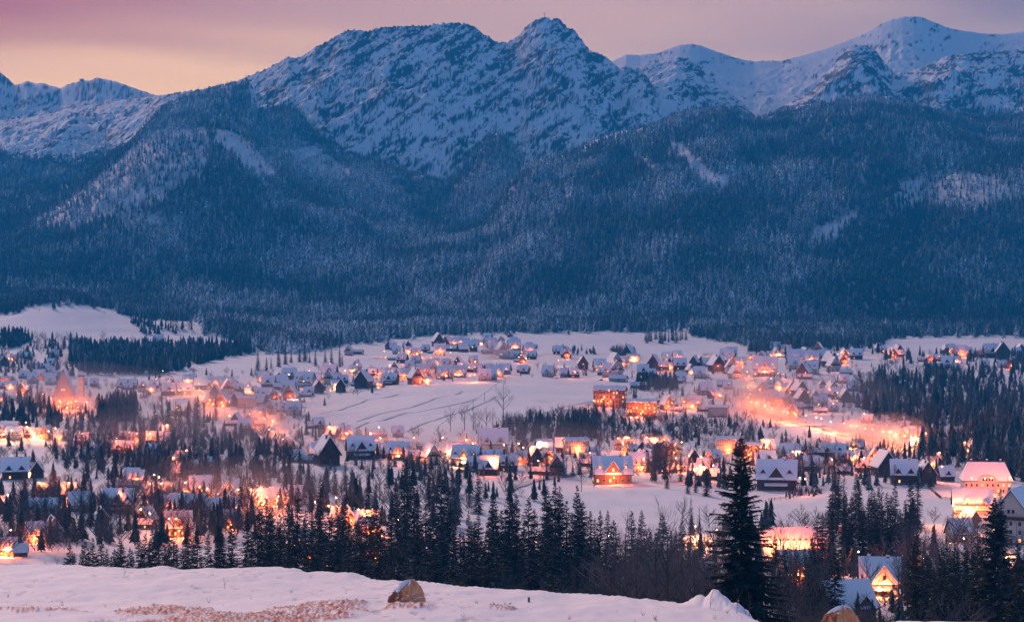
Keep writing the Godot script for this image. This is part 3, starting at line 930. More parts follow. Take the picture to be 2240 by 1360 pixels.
	quarter("in the chalet row below the meadow", "chalets of the row below the meadow", "714 1018 46 gk; 715 988 22 dk; 667 1013 26 bw; 788 1004 58 mk; 839 1000 18 sw; 871 1005 48 myl; 942 1016 32 gw; 712 957 16 gk; 757 956 16 dyl; 826 957 38 bw; 1079 990 60 tw; 1021 1020 60 myl; 1071 1040 40 dk; 1111 1030 42 tk; 992 999 24 dwl; 1140 1014 20 dyl; 1169 1010 24 gk; 1220 1040 34 gy; 1260 993 34 pwl; 1190 995 34 dw; 1297 1004 26 dw")
	quarter("right of the big lit chalet", "chalets right of the big lit chalet", "1288 1020 34 bk; 1399 1031 48 twl; 1420 1019 26 gw; 1425 990 30 dyl; 1425 1003 32 dw; 1462 998 24 gyl; 1482 994 22 gw; 1484 1031 36 mwl; 1518 1016 24 gk; 1524 1036 22 syl; 1560 1010 30 tw; 1593 990 26 pwl; 1354 984 18 gw; 1371 983 16 gw; 1386 998 20 dk")
	quarter("behind the tall lone spruce", "chalets behind the lone spruce", "1644 1000 26 pyl; 1679 992 30 dw; 1679 1020 34 dk; 1684 1036 28 dw; 1730 1009 44 tw; 1725 1028 24 gyl; 1749 1019 18 gk; 1774 1031 32 dk; 1710 1038 20 gk; 1700 1072 84 mk; 1560 1050 24 sk")
	quarter("on the right by the snowy paddock", "chalets by the snowy paddock", "1840 1012 28 dk; 1788 996 22 byl; 1812 999 22 dk; 1836 1037 26 bk; 1914 1016 28 gyl; 1935 1042 44 gk; 1978 1058 56 tk; 2026 1057 38 gk; 2070 1053 32 dk; 2041 1023 22 syl; 1887 1031 24 dk; 1870 990 20 gwl")
	quarter("in the row above the far right meadow", "houses across from the meadow", "1312 812 26 dyl; 1335 810 20 gk; 1345 824 30 gw; 1353 834 38 bw; 1360 802 26 twl; 1385 792 28 pwl; 1407 822 24 dk; 1432 809 26 gk; 1450 809 22 tk; 1462 807 18 gk; 1487 809 28 tk; 1482 787 20 dwl; 1520 802 18 gk; 1510 817 16 gyl; 1530 827 24 dw")
	quarter("by the bend of the lit road", "houses by the bend of the lit road", "1545 802 20 dw; 1550 788 24 pwl; 1567 797 20 dwl; 1567 812 28 gk; 1592 788 30 twl; 1600 817 24 gw; 1607 828 20 gw; 1592 852 20 dw; 1542 862 34 bw; 1570 870 16 syl; 1480 838 30 bk; 1398 850 36 bk; 1572 912 44 pw; 1620 800 20 dyl")
	quarter("in the row of flats under the meadow", "flats under the meadow", "1335 891 70 pyl; 1404 911 64 pyl; 1457 894 38 pyl; 1509 893 30 pwl; 1480 900 26 bw")
	quarter("along the top lane of the right village", "houses of the right top lane", "1644 786 18 dyl; 1668 789 16 gyl; 1686 781 14 dyl; 1698 781 16 gwl; 1720 773 22 twl; 1760 779 14 gyl; 1765 785 18 dw; 1792 780 22 gyl; 1817 785 14 dyl; 1846 782 14 gyl; 1858 779 14 dwl; 1874 786 26 tk; 1739 797 34 twl; 1742 806 18 dw; 1778 796 28 dwl")
	quarter("in the middle of the right village", "houses in the middle of the right village", "1792 793 20 gw; 1817 803 24 gk; 1826 811 22 dyl; 1773 818 36 mw; 1852 819 28 bk; 1674 822 50 mwl; 1687 843 16 sk; 1762 829 30 bk; 1846 839 22 dw; 1800 848 14 gw; 1703 853 18 gwl; 1720 856 18 dyl; 1732 861 20 gyl; 1749 867 26 gk; 1778 865 34 byl")
	quarter("on the near side of the right village", "houses on the near side of the right village", "1820 865 24 gw; 1690 879 28 tw; 1705 889 22 pyl; 1755 884 26 gk; 1750 895 14 sk; 1799 885 22 dw; 1833 873 28 tk; 1849 880 24 gk; 1867 879 22 dw; 1794 903 26 bw; 1736 910 20 gyl; 1868 857 24 dk; 1896 924 16 gw; 1670 858 18 gyl")
	quarter("at the far right forest edge", "houses at the far right edge", "1932 772 16 dyl; 1965 777 18 gk; 1952 783 18 gyl; 2032 791 14 gyl; 2055 790 16 dk; 2052 808 38 bk; 2080 773 20 dyl; 2102 780 26 twl; 2090 798 20 dwl; 2162 782 42 bk; 2195 784 30 gk; 2225 779 20 dk; 2155 803 18 dw; 2212 806 18 gyl; 2092 811 18 dk; 1980 848 16 sk; 2232 768 16 dyl")
	quarter("at the end of the lit road", "houses at the end of the lit road", "2007 963 30 twl; 2007 983 24 dw; 1980 961 16 gw; 2095 968 46 myl; 2105 976 20 gw; 2128 994 26 gyl; 2150 984 20 dyl; 1982 935 12 sw; 2060 985 22 dk; 2040 992 20 gk")
	quarter("at the lower right between bare trees", "houses at the lower right", "1745 1284 74 dkl; 2075 1296 36 dk; 1432 1316 74 tk; 2215 1275 50 gk; 1525 1195 50 byl; 2100 1184 50 dw; 2123 1156 32 gy")
	# lit lanes
	street_lamps("1612 795 130;1618 806 150;1627 818 170;1640 838 200;1652 852 170;1640 872 260;1636 890 260;1655 903 330;1690 916 300;1728 925 260;1765 931 260;1800 940 220;1845 951 220;1876 958 300;1910 966 240;1945 972 330;1975 981 220;2022 975 260;1662 812 150;1690 826 200;1700 832 200;1712 834 170;1605 800 200;1634 828 300;1646 845 300;1634 865 340;1644 882 340;1640 900 340;1672 908 340;1710 922 300;1745 930 300;1782 937 300;1822 947 300;1860 956 300;1895 964 300;1930 972 340;1958 978 340;2000 985 260", "along the winding lit road", 4.6)
	street_lamps("840 781 200;870 783 140;895 782 230;925 782 170;950 784 150;985 783 140;1072 768 190;1100 779 200;1120 774 150;1140 782 170;1150 797 150;1088 816 330;955 824 420;1040 836 420;1025 838 300;1220 802 220;960 812 260", "in the upper village", 3.0)
	street_lamps("12 850 260;30 850 240;55 862 200;115 892 300;130 898 330;150 902 330;168 898 300;185 900 240;145 870 330;160 872 330;92 880 200;6 970 320;30 968 320;60 948 160;100 970 200;125 912 200;150 914 160;165 912 160", "in the floodlit centre on the left", 3.2)
	street_lamps("430 856 330;437 870 380;440 885 380;455 896 360;470 905 330;490 910 240;505 900 220;570 925 330;582 940 380;600 945 300;420 868 240;395 872 200;372 872 160;590 955 240;540 870 160;672 826 220;757 826 200;708 838 160;587 832 200;355 826 160", "in the glowing streets left of the meadow", 3.2)
	street_lamps("1108 1004 220;1150 1010 300;1130 1000 240;1040 1000 240;1025 990 260;830 985 260;815 975 200;1180 1000 200;1010 1002 200;1420 985 300;1440 992 200;1505 1028 260;1480 1036 200;1660 1008 330;1650 1000 220;970 985 220;905 985 160;1410 1036 200", "in the chalet row below the meadow", 2.6)
	street_lamps("455 1108 300;430 1105 300;410 1095 200;560 1122 340;545 1115 300;520 1110 260;590 1130 260;610 1128 200;385 1180 300;360 1182 160;505 1150 220;320 1170 160;690 1140 260;720 1150 160;775 1160 200;802 1168 300;740 1132 160;875 1185 180;965 1180 120;1190 1190 200;30 1210 160;90 1205 160;330 1075 200;345 1080 200;1335 1222 120;1410 1228 160", "between the spruces below the town", 1.2)
	street_lamps("1690 1247 330;1720 1247 330;1750 1246 330;1775 1244 330;1530 1200 330;1560 1210 220;1620 1215 160;1868 1262 220;1990 1275 200;2105 1154 420;2125 1155 420;2148 1154 420;2205 1191 460;2225 1193 460;2185 1175 300;2125 1083 420;2150 1084 420;2178 1084 420;2205 1083 380;2080 1240 160;2120 1230 160;1770 1085 160;1745 1082 120;2030 1280 160", "by the large lit houses, lower right", 1.2)
	street_lamps("1300 896 200;1320 893 300;1360 893 300;1390 914 330;1420 914 330;1456 897 260;1500 899 260;1530 900 200;1470 902 220", "before the flats under the meadow", 3.0)
	heroes()

func hero(o: Node3D, called: String, px: float, py: float, wide_px: float, wide: float, turn: float, label: String, category: String) -> Node3D:
	o.name = numbered(called)
	add_child(o)
	o.position = place(px, py)
	o.scale = Vector3(1.0, 1.16, 1.0) * (1.06 * wide_px * -o.position.z / F / wide)
	o.rotation.y = turn
	tag(o, label, category)
	return o

func heroes() -> void:
	var o := hero(chalet("x", {"l": 18.0, "w": 11.0, "hw": 4.6, "pitch": 1.12, "walls": M.timber_light, "lit": 0.55, "seed": 90, "near": true, "dorm": [[0.0, 8.4], [-6.3, 3.4, 1.6], [6.3, 3.4, 1.6]], "chim": 2, "balcony": true}), "timber_chalet", 1339, 1056, 84, 19.8, 0.06, "big timber chalet with brightly lit middle gable and two small dormers", "chalet")
	porch_lamp(o, "m", 0.95)
	glow(o.get_node("porch_lamp"), 400.0, Vector3(0, 1.5, 2.0))
	o = hero(chalet("x", {"l": 12.0, "w": 10.0, "hw": 4.4, "pitch": 1.15, "walls": M.plaster, "lit": 0.3, "seed": 91, "near": true, "dorm": [[1.2, 7.4]], "chim": 2, "porch": true}), "porch_chalet", 1925, 1302, 88, 13.8, -0.12, "nearest chalet on the lower right with a warmly lit porch under its gable", "chalet")
	porch_lamp(o, "d", 0.8)
	o = hero(chalet("x", {"l": 14.0, "w": 11.0, "hw": 3.6, "pitch": 1.05, "walls": M.timber, "lit": 0.0, "seed": 92, "near": true, "dorm": [[3.5, 5.4]], "chim": 1}), "snow_roofed_house", 1852, 1352, 108, 15.8, 0.3, "house at the bottom right with its snowy roof behind the orange haystack", "house")
	o = hero(chalet("x", {"l": 26.0, "w": 15.0, "hw": 4.0, "pitch": 1.15, "walls": M.plaster, "lit": 0.2, "seed": 93, "near": true, "chim": 3, "dorm": []}), "guest_house", 1735, 1240, 150, 28.0, 0.2, "large building whose broad snowy roof glows orange beside the lone spruce", "house")
	for row in 2:
		for i in 7:
			var g := part("snow_guard", box_mesh(Vector3(1.3 - 0.12 * ((i * 3) % 5), 0.5, 0.12)), M.metal, o)
			g.position = Vector3(-8.0 + i * 2.4, 0, 0)
			var z := 3.6 + row * 2.6
			g.position.y = 4.0 + 8.6 * (1.0 - z / 7.5) + 1.0
			g.position.z = z
	# the manor with the eyebrow dormer
	o = Node3D.new()
	var st := begin()
	box(st, Vector3(0, 2.6, 0), Vector3(26, 7.2, 13))
	part("wall", done(st), M.plaster, o)
	for layer in 2:
		st = begin()
		var g := 0.0 if layer == 0 else 0.35
		var e := [Vector3(-14, 6 + g, 7.6), Vector3(14, 6 + g, 7.6), Vector3(14, 6 + g, -7.6), Vector3(-14, 6 + g, -7.6)]
		var t := [Vector3(-10, 14.5 + g, 1.2), Vector3(10, 14.5 + g, 1.2), Vector3(10, 14.5 + g, -1.2), Vector3(-10, 14.5 + g, -1.2)]
		for i in 4: quad(st, e[i], e[(i + 1) % 4], t[(i + 1) % 4], t[i])
		quad(st, t[0], t[1], t[2], t[3])
		quad(st, e[3], e[2], e[1], e[0])
		part("roof" if layer == 0 else "snow_cover", done(st), M.eave if layer == 0 else M.snow, o if layer == 0 else o.get_node("roof"))
	st = begin()
	var arc := []
	for i in 13:
		var a := PI * i / 12.0
		arc.append(Vector3(cos(a) * 5.6, 6.0 + sin(a) * 3.2, 7.7))
	for i in 12:
		var b := Vector3(0, 0, -6.5)
		for p in [Vector3(0, 6, 7.7), arc[i + 1], arc[i]]: st.add_vertex(p)
		quad(st, arc[i], arc[i + 1], arc[i + 1] + b, arc[i] + b)
	part("eyebrow_dormer", done(st), M.plaster, o)
	for i in 4:
		var wn := part("window", M.frame_mesh, M.frame, o)
		wn.position = Vector3(-2.4 + i * 1.6, 7.0, 7.75)
		part("pane", M.pane_mesh, M.pane, wn)
	var rr := RandomNumberGenerator.new()
	rr.seed = 4
	for y in [1.6, 4.3]: windows(o, -13, 13, y, 6.52, 9, false, 0.3, true, rr)
	for x in [-8.0, 0.5, 8.0]: chimney(o, x, 14.6, -0.4, 2.6)
	hero(o, "manor_house", 2158, 1078, 104, 28.0, -0.1, "floodlit manor with hipped roof, eyebrow dormer and three chimneys", "house")
	o = hero(chalet("x", {"l": 20.0, "w": 13.0, "hw": 9.5, "pitch": 1.05, "walls": M.plaster, "lit": 0.2, "seed": 94, "near": true, "dorm": [[-3.2, 6.5], [5.6, 5.0]], "chim": 1}), "guest_house", 2128, 1148, 84, 21.8, -0.15, "tall plastered guest house with two gables and balconies below the manor", "house")
	for y in [3.3, 6.6, 9.3]:
		var b := part("balcony", box_mesh(Vector3(17, 0.2, 1.6)), M.plaster, o)
		b.position = Vector3(-1, y, 7.3)
		var g := part("railing", box_mesh(Vector3(17, 0.9, 0.1)), M.timber, b)
		g.position = Vector3(0, 0.55, 0.7)
	o = hero(chalet("x", {"l": 20.0, "w": 16.0, "hw": 8.0, "pitch": 1.1, "walls": M.plaster, "lit": 0.3, "seed": 95, "near": true, "chim": 1, "balcony": true}), "gable_house", 2228, 1185, 90, 16.0, PI * 0.5 - 0.5, "orange lit house with a tall gable cut by the right edge", "house")
	# the church with its floodlit steep roof and the bulbous tower
	o = chalet("x", {"l": 16.0, "w": 15.0, "hw": 7.0, "pitch": 2.3, "over": 0.5, "walls": M.plaster, "lit": 0.6, "seed": 96, "chim": 0})
	hero(o, "church", 140, 893, 46, 16.0, PI * 0.5 + 0.1, "floodlit church with a very steep gable in the bright town centre", "church")
	o = Node3D.new()
	st = begin()
	box(st, Vector3(0, 10, 0), Vector3(6, 22, 6))
	part("shaft", done(st), M.plaster, o)
	var lathe := func(ps: Array) -> ArrayMesh:
		var s3 := SurfaceTool.new()
		s3.begin(Mesh.PRIMITIVE_TRIANGLES)
		for i in ps.size() - 1:
			for a in 10:
				var p := TAU * a / 10.0
				var q := TAU * (a + 1) / 10.0
				quad(s3, Vector3(cos(p) * ps[i].x, ps[i].y, sin(p) * ps[i].x), Vector3(cos(q) * ps[i].x, ps[i].y, sin(q) * ps[i].x), Vector3(cos(q) * ps[i + 1].x, ps[i + 1].y, sin(q) * ps[i + 1].x), Vector3(cos(p) * ps[i + 1].x, ps[i + 1].y, sin(p) * ps[i + 1].x))
		s3.generate_normals()
		return s3.commit()
	part("cap", lathe.call([Vector2(4.4, 21), Vector2(4.6, 22.5), Vector2(3.2, 24.5), Vector2(1.6, 26), Vector2(1.5, 30), Vector2(2.2, 31), Vector2(1.2, 33.5), Vector2(0.25, 36), Vector2(0.12, 41), Vector2(0.0, 41.2)]), M.eave, o)
	part("snow_cap", lathe.call([Vector2(4.7, 22.3), Vector2(4.6, 22.9), Vector2(3.4, 24.9), Vector2(1.6, 26.4), Vector2(0.0, 26.5)]), M.snow, o)
	for i in 3: windows(o, -2, 2, 6.0 + i * 6.0, 3.02, 2, false, 0.2, false, rr)
	hero(o, "church_tower", 177, 868, 14, 8.0, 0.0, "slender church tower with dark bulbous cap and snowy skirt", "church tower")
	# summit cross and hilltop station
	o = thing("summit_cross", "iron cross on the highest rocky summit", "cross", Vector3((1191 - CX) / F * 6245.0, (HY - 37.0) / F * 6245.0, -6245.0))
	var m := part("mast", box_mesh(Vector3(1.3, 17, 1.3)), M.metal, o)
	m.position.y = 6.0
	var cb := part("crossbar", box_mesh(Vector3(6, 1.2, 1.2)), M.metal, o)
	cb.position.y = 11.0
	o = thing("hilltop_station", "small pale station building on the distant left ridge", "building", Vector3((178 - CX) / F * 7990.0, (HY - 177.0) / F * 7990.0, -7990.0))
	m = part("wall", box_mesh(Vector3(16, 9, 9)), M.plaster, o)
	m.position.y = 2.0
	m = part("roof", box_mesh(Vector3(18, 2, 11)), M.snow, o)
	m.position.y = 7.5

# ---------------------------------------------------------------- single trees
func spruce_crown(seed_: int, h: float, rad: float, whorls: int, per: int, twigs: int, snow: float, low := 0.06, ragged := 0.25) -> ArrayMesh:
	var r := RandomNumberGenerator.new()
	r.seed = seed_
	var st := SurfaceTool.new()
	st.begin(Mesh.PRIMITIVE_TRIANGLES)
	st.set_smooth_group(-1)
	var green := Color(0.020, 0.030, 0.026)
	var white := Color(0.60, 0.62, 0.66)
	var lobe := r.randf() * TAU
	for i in whorls:
		var f := pow(i / float(whorls - 1), 0.9)
		var y0 := h * lerpf(low, 0.985, f)
		var gap := h * 0.9 / whorls
		for b in per:
			if r.randf() < ragged * 0.5: continue
			var a := TAU * (b + r.randf() * 0.9) / per + i * 2.4
			var l := (rad * pow(1.0 - f, 0.78) + 0.16) * r.randf_range(1.0 - ragged, 1.0 + ragged * 0.6) * (1.0 + 0.12 * sin(a - lobe + f * 5.0))
			var dir := Vector3(cos(a), 0, sin(a))
			var drop := lerpf(0.46, -0.35, pow(f, 1.4)) + r.randf_range(-0.1, 0.1)
			var p0 := Vector3(0, y0 + gap * r.randf_range(-0.8, 0.8), 0)
			var p1 := p0 + dir * l * 0.55 - Vector3(0, drop * l * 0.62, 0)
			var p2 := p0 + dir * l - Vector3(0, drop * l * 0.92, 0) + Vector3(0, 0.07 * l, 0)
			var side := Vector3(-dir.z, 0, dir.x)
			var g := green * r.randf_range(0.65, 1.45)
			var laden := r.randf() < snow
			tri(st, p0 + Vector3(0, 0.04, 0), p1 + side * 0.05 * l, p1 - side * 0.05 * l, g)
			tri(st, p1 + side * 0.06 * l, p2, p1 - side * 0.06 * l, g)
			for t in twigs:
				var u := lerpf(0.18, 1.0, (t + r.randf() * 0.6) / twigs)
				var q := p0.lerp(p1, u / 0.55) if u < 0.55 else p1.lerp(p2, (u - 0.55) / 0.45)
				var tl := l * lerpf(0.36, 0.13, u) * r.randf_range(0.7, 1.25) + 0.10
				var s := 1.0 if t % 2 == 0 else -1.0
				var tip := q + dir * tl * 0.62 + side * s * tl * 0.8 - Vector3(0, tl * 0.08 + 0.42 * pow(r.randf(), 3.0), 0)
				var wd := tl * 0.36
				var c := g * r.randf_range(0.8, 1.25)
				if laden and r.randf() < 0.28: c = c.lerp(white, r.randf_range(0.25, 0.75))
				tri(st, q - dir * wd, tip, q + dir * wd, c)
				if t % 2 == 0: tri(st, q + side * wd * 0.6, q + dir * tl * 0.25 - Vector3(0, tl * r.randf_range(0.5, 0.95), 0), q - side * wd * 0.6, g * 0.8)
	st.generate_normals()
	return st.commit()

func trunk_mesh(h: float, r0: float, col: Color) -> ArrayMesh:
	var st := begin()
	tube(st, Vector3(0, -0.8, 0), Vector3(0.05, h * 0.5, 0), r0, r0 * 0.6, 7, col)
	tube(st, Vector3(0.05, h * 0.5, 0), Vector3(0, h * 0.98, 0), r0 * 0.6, 0.02, 6, col)
	return done(st)

func grow(st: SurfaceTool, r: RandomNumberGenerator, at: Vector3, dir: Vector3, l: float, rad: float, deep: int, col: Color, frost: float) -> void:
	var mid := at + dir * l * 0.5 + Vector3(r.randf_range(-1, 1), 0, r.randf_range(-1, 1)) * l * 0.05
	var end := at + dir * l + Vector3(r.randf_range(-1, 1), r.randf_range(-0.3, 0.6), r.randf_range(-1, 1)) * l * 0.08
	var sides := 5 if rad > 0.09 else 3
	var c := col.lerp(Color(0.55, 0.57, 0.6), frost * clampf(0.09 - rad, 0.0, 0.09) / 0.09 * r.randf())
	tube(st, at, mid, rad, rad * 0.82, sides, c)
	tube(st, mid, end, rad * 0.82, rad * 0.62, sides, c)
	if deep <= 0: return
	var n := 3 if deep > 1 else 4
	for i in n:
		var t := r.randf_range(0.45, 1.0) if i else 1.0
		var from := at.lerp(mid, t * 2.0) if t < 0.5 else mid.lerp(end, t * 2.0 - 1.0)
		var bend := Vector3(r.randf_range(-1, 1), r.randf_range(-0.15, 0.75), r.randf_range(-1, 1))
		var d2 := (dir + bend * (0.45 if i == 0 else 0.85)).normalized()
		grow(st, r, from, d2, l * r.randf_range(0.55, 0.8), rad * (0.62 if i == 0 else 0.45), deep - 1, col, frost)

func bare_tree(seed_: int, h: float, deep: int, frost: float, spread := 1.0, stout := 1.0) -> Array:      # [trunk, twigs]
	var r := RandomNumberGenerator.new()
	r.seed = seed_
	var col := Color(0.055, 0.042, 0.038)
	var tr := begin()
	tube(tr, Vector3(0, -0.8, 0), Vector3(0.1, h * 0.28, 0), h * 0.016, h * 0.012, 7, col)
	tube(tr, Vector3(0.1, h * 0.28, 0), Vector3(0, h * 0.62, 0.1), h * 0.012, h * 0.006, 6, col)
	var st := begin()
	grow(st, r, Vector3(0, h * 0.6, 0.1), Vector3(0.05, 1, 0.02).normalized(), h * 0.2, h * 0.006 * stout, deep - 1, col, frost)
	for i in 8:
		var y := h * lerpf(0.22, 0.62, i / 7.0)
		var a := i * 2.4 + r.randf()
		grow(st, r, Vector3(0.06, y, 0.03), Vector3(cos(a) * 0.75 * spread, 0.8, sin(a) * 0.75 * spread).normalized(), h * lerpf(0.24, 0.16, i / 7.0), h * 0.0062 * stout, deep - 1, col, frost)
	return [done(tr), done(st)]

func ordinal(n: int) -> String:                        # 0 is first
	var small := ["first", "second", "third", "fourth", "fifth", "sixth", "seventh", "eighth", "ninth", "tenth", "eleventh", "twelfth", "thirteenth", "fourteenth", "fifteenth", "sixteenth", "seventeenth", "eighteenth", "nineteenth"]
	var tens := ["", "", "twenty", "thirty", "forty", "fifty", "sixty", "seventy", "eighty", "ninety"]
	if n < 19: return small[n]
	return ["", "", "twentieth", "thirtieth", "fortieth", "fiftieth", "sixtieth", "seventieth", "eightieth", "ninetieth"][(n + 1) / 10] if (n + 1) % 10 == 0 else "%s-%s" % [tens[(n + 1) / 10], small[(n + 1) % 10 - 1]]

# trees that stand as things of their own: [bearing, distance, height] each
func stand(called: String, protos_: Array, tall: float, spots: Array, what: String, where: String, category: String, group: String) -> void:
	spots.sort_custom(func(a, b): return a[0] < b[0])
	for i in spots.size():
		var s: Array = spots[i]
		var o: Node3D = protos_[rng.randi() % protos_.size()].duplicate()
		o.name = numbered(called)
		add_child(o)
		var k: float = s[2] / tall
		var g := k * rng.randf_range(0.85, 1.12)
		o.position = spot(s[0], s[1], -0.2)
		o.scale = Vector3(g, k, g)
		o.rotation.y = rng.randf() * TAU
		tag(o, "%s %s from the left %s" % [ordinal(i), what, where] if spots.size() > 1 else "%s %s" % [what, where], category, group)

func some(n: int, x0: float, x1: float, d0: float, d1: float, h0: float, h1: float) -> Array:
	var o := []
	for i in n:
		o.append([lerpf(x0, x1, (i + rng.randf_range(0.1, 0.9)) / n), rng.randf_range(d0, d1), rng.randf_range(h0, h1)])
	return o

func tree_proto(crown: ArrayMesh, trunk: ArrayMesh, crown_name: String) -> Node3D:
	var o := Node3D.new()
	part("trunk", trunk, M.foliage, o)
	part(crown_name, crown, M.foliage, o)
	return o

func make_single_trees() -> void:
	var bark := Color(0.05, 0.04, 0.035)
	var sp := []
	for i in 5: sp.append(tree_proto(spruce_crown(60 + i, 20.0, [3.9, 3.1, 4.3, 2.8, 3.5][i], 40, 7, 9, [0.10, 0.22, 0.14, 0.35, 0.05][i]), trunk_mesh(20.0, 0.26, bark), "crown"))
	var big_spruce := tree_proto(spruce_crown(66, 20.0, 5.4, 44, 9, 14, 0.1, 0.05, 0.4), trunk_mesh(20.0, 0.3, bark), "crown")
	var thin := []
	for i in 2: thin.append(tree_proto(spruce_crown(70 + i, 24.0, 2.2, 38, 6, 6, 0.25, 0.12, 0.45), trunk_mesh(24.0, 0.26, bark), "crown"))
	var bare := []
	for i in 5:
		var b := bare_tree(80 + i, 16.0, 4, 0.25, [1.0, 0.8, 1.2, 0.7, 1.0][i])
		bare.append(tree_proto(b[1], b[0], "branches"))
	var left_belt := "in the belt behind the snowy field, left part"
	stand("spruce", sp, 20.0, some(52, 150, 570, 400, 540, 14, 23), "spruce", "in the lower left belt behind the snowy field", "spruce", "spruces behind the snowy field")
	stand("spruce", sp, 20.0, some(96, 560, 1345, 410, 640, 17, 29), "spruce", "in the middle belt behind the snowy field", "spruce", "spruces behind the snowy field")
	stand("spruce", sp, 20.0, [[478, 520, 21], [540, 510, 25], [588, 520, 24], [612, 500, 22], [632, 520, 26], [700, 560, 26], [752, 600, 24], [885, 640, 34], [905, 600, 33], [965, 640, 30], [1115, 500, 31], [1080, 520, 28], [1215, 490, 32], [1262, 540, 31], [1200, 450, 29]], "taller spruce", "rising out of the middle belt", "spruce", "tall spruces of the belt")
	stand("spruce", sp, 20.0, some(26, 470, 1060, 760, 930, 10, 20), "spruce", "on the snowy slope between belt and chalet row", "spruce", "spruces on the slope")
	stand("spruce", sp, 20.0, some(22, 1815, 2010, 620, 760, 18, 25), "spruce", "in the dark grove beside the snowy paddock", "spruce", "spruces by the paddock")
	stand("spruce", sp, 20.0, some(9, 1380, 1500, 470, 580, 17, 27), "spruce", "in the thicket left of the lone spruce", "spruce", "spruces of the thicket")
	stand("spruce", sp, 20.0, some(10, 1690, 1840, 430, 540, 13, 20), "spruce", "between lone spruce and porch-lit chalet", "spruce", "spruces between the lower houses")
	stand("spruce", thin, 24.0, [[1822, 640, 30], [1847, 655, 31], [1880, 690, 29], [1930, 640, 25], [1512, 700, 15], [1530, 690, 13]], "slim tall spruce", "on the edge of the snowy paddock", "spruce", "slim spruces by the paddock")
	stand("spruce", [big_spruce], 20.0, [[2178, 318, 23.5]], "large dark spruce at the lower right corner", "before the orange lit houses", "spruce", "")
	stand("spruce", sp, 20.0, some(24, 1990, 2260, 300, 430, 12, 20), "dark spruce", "in the lower right corner thicket", "spruce", "spruces in the corner")
	stand("spruce", sp, 20.0, [[2190, 640, 24], [1790, 560, 22], [1800, 600, 20], [1490, 960, 14], [1505, 900, 11], [1522, 905, 12], [1545, 890, 13], [1460, 920, 9]], "solitary spruce", "on the right half of the lower town", "spruce", "solitary spruces on the right")
	stand("spruce", sp, 20.0, some(12, 330, 480, 1330, 1480, 14, 22), "spruce", "in front of the glowing quarter on the left", "spruce", "spruces by the glowing quarter")
	stand("spruce", sp, 20.0, some(14, 555, 760, 2300, 2560, 14, 26), "spruce", "on the field edge behind the left cluster", "spruce", "spruces behind the cluster")
	stand("spruce", sp, 20.0, some(18, 1408, 1502, 3080, 3220, 14, 30), "spruce", "in the clump on the upper forest meadow", "spruce", "spruces on the upper meadow")
	stand("bare_tree", bare, 16.0, some(58, 1335, 1570, 290, 520, 13, 23), "bare tree", "in the thicket left of the lone spruce", "bare tree", "bare trees left of the lone spruce")
	stand("bare_tree", bare, 16.0, some(46, 580, 1340, 380, 470, 10, 16), "bare tree", "among the middle spruces behind the field", "bare tree", "bare trees in the middle belt")
	stand("bare_tree", bare, 16.0, some(26, 20, 560, 400, 560, 9, 16), "bare tree", "in the lower left belt", "bare tree", "bare trees in the left belt")
	stand("bare_tree", bare, 16.0, some(14, 1690, 1790, 330, 620, 13, 20), "bare tree", "right of the lone spruce", "bare tree", "bare trees right of the lone spruce")
	stand("bare_tree", bare, 16.0, some(26, 1960, 2150, 420, 660, 12, 20), "bare tree", "between paddock and orange lit houses", "bare tree", "bare trees by the lit houses")
	stand("bare_tree", bare, 16.0, [[985, 1330, 17], [1016, 1340, 19], [1035, 1335, 16], [1048, 1345, 15], [1064, 1330, 17], [1078, 1350, 15]], "bare tree", "in the row at the foot of the meadow", "bare tree", "bare trees at the meadow foot")
	stand("bare_tree", bare, 16.0, [[1101, 1440, 26]], "large bare tree", "standing alone on the open sledding meadow", "bare tree", "")
	stand("bare_tree", bare, 16.0, [[1188, 870, 15], [1272, 900, 12], [1190, 800, 9], [895, 960, 17], [912, 955, 15], [1215, 930, 9], [760, 820, 9], [830, 860, 10]], "bare tree", "on the snow below the chalet row", "bare tree", "bare trees below the chalets")
	# the lone spruce in front
	var big := spruce_crown(99, 31.0, 6.7, 70, 9, 24, 0.10, 0.03, 0.55)
	var o := thing("lone_spruce", "tall dark ragged spruce standing alone in front of the town", "spruce", spot(1622, 296, -0.3))
	part("trunk", trunk_mesh(31.0, 0.42, bark), M.foliage, o)
	part("crown", big, M.foliage, o)
	o.rotation.y = 0.7

# ---------------------------------------------------------------- far trees, too many to count
var far_at := [[], [], [], [], []]
var far_tint := [[], [], [], [], []]
func fill(pts: Array, n: int, h0: float, h1: float, kinds: Array, avoid := false) -> void:
	var pg := poly(pts)
	var lo := Vector2(1e6, 1e6)
	var hi := Vector2(-1e6, -1e6)
	for p in pg:
		lo = lo.min(p)
		hi = hi.max(p)
	var made := 0
	var tries := 0
	while made < n and tries < n * 40:
		tries += 1
		var p := Vector2(rng.randf_range(lo.x, hi.x), rng.randf_range(lo.y, hi.y))
		if not Geometry2D.is_point_in_polygon(p, pg): continue
		if avoid and (Geometry2D.is_point_in_polygon(p, open_ground[0]) or Geometry2D.is_point_in_polygon(p, open_ground[1]) or Geometry2D.is_point_in_polygon(p, open_ground[2]) or Geometry2D.is_point_in_polygon(p, open_ground[3])): continue
		var k: int = kinds[rng.randi() % kinds.size()]
		var h := rng.randf_range(h0, h1)
		var g := h * rng.randf_range(0.85, 1.25)
		far_at[k].append(Transform3D(Basis(Vector3.UP, rng.randf() * TAU).scaled(Vector3(g, h, g)), place(p.x, p.y) - Vector3(0, 0.3, 0)))
		var t := rng.randf_range(0.7, 1.2)
		far_tint[k].append(Color(t, t, t))
		made += 1

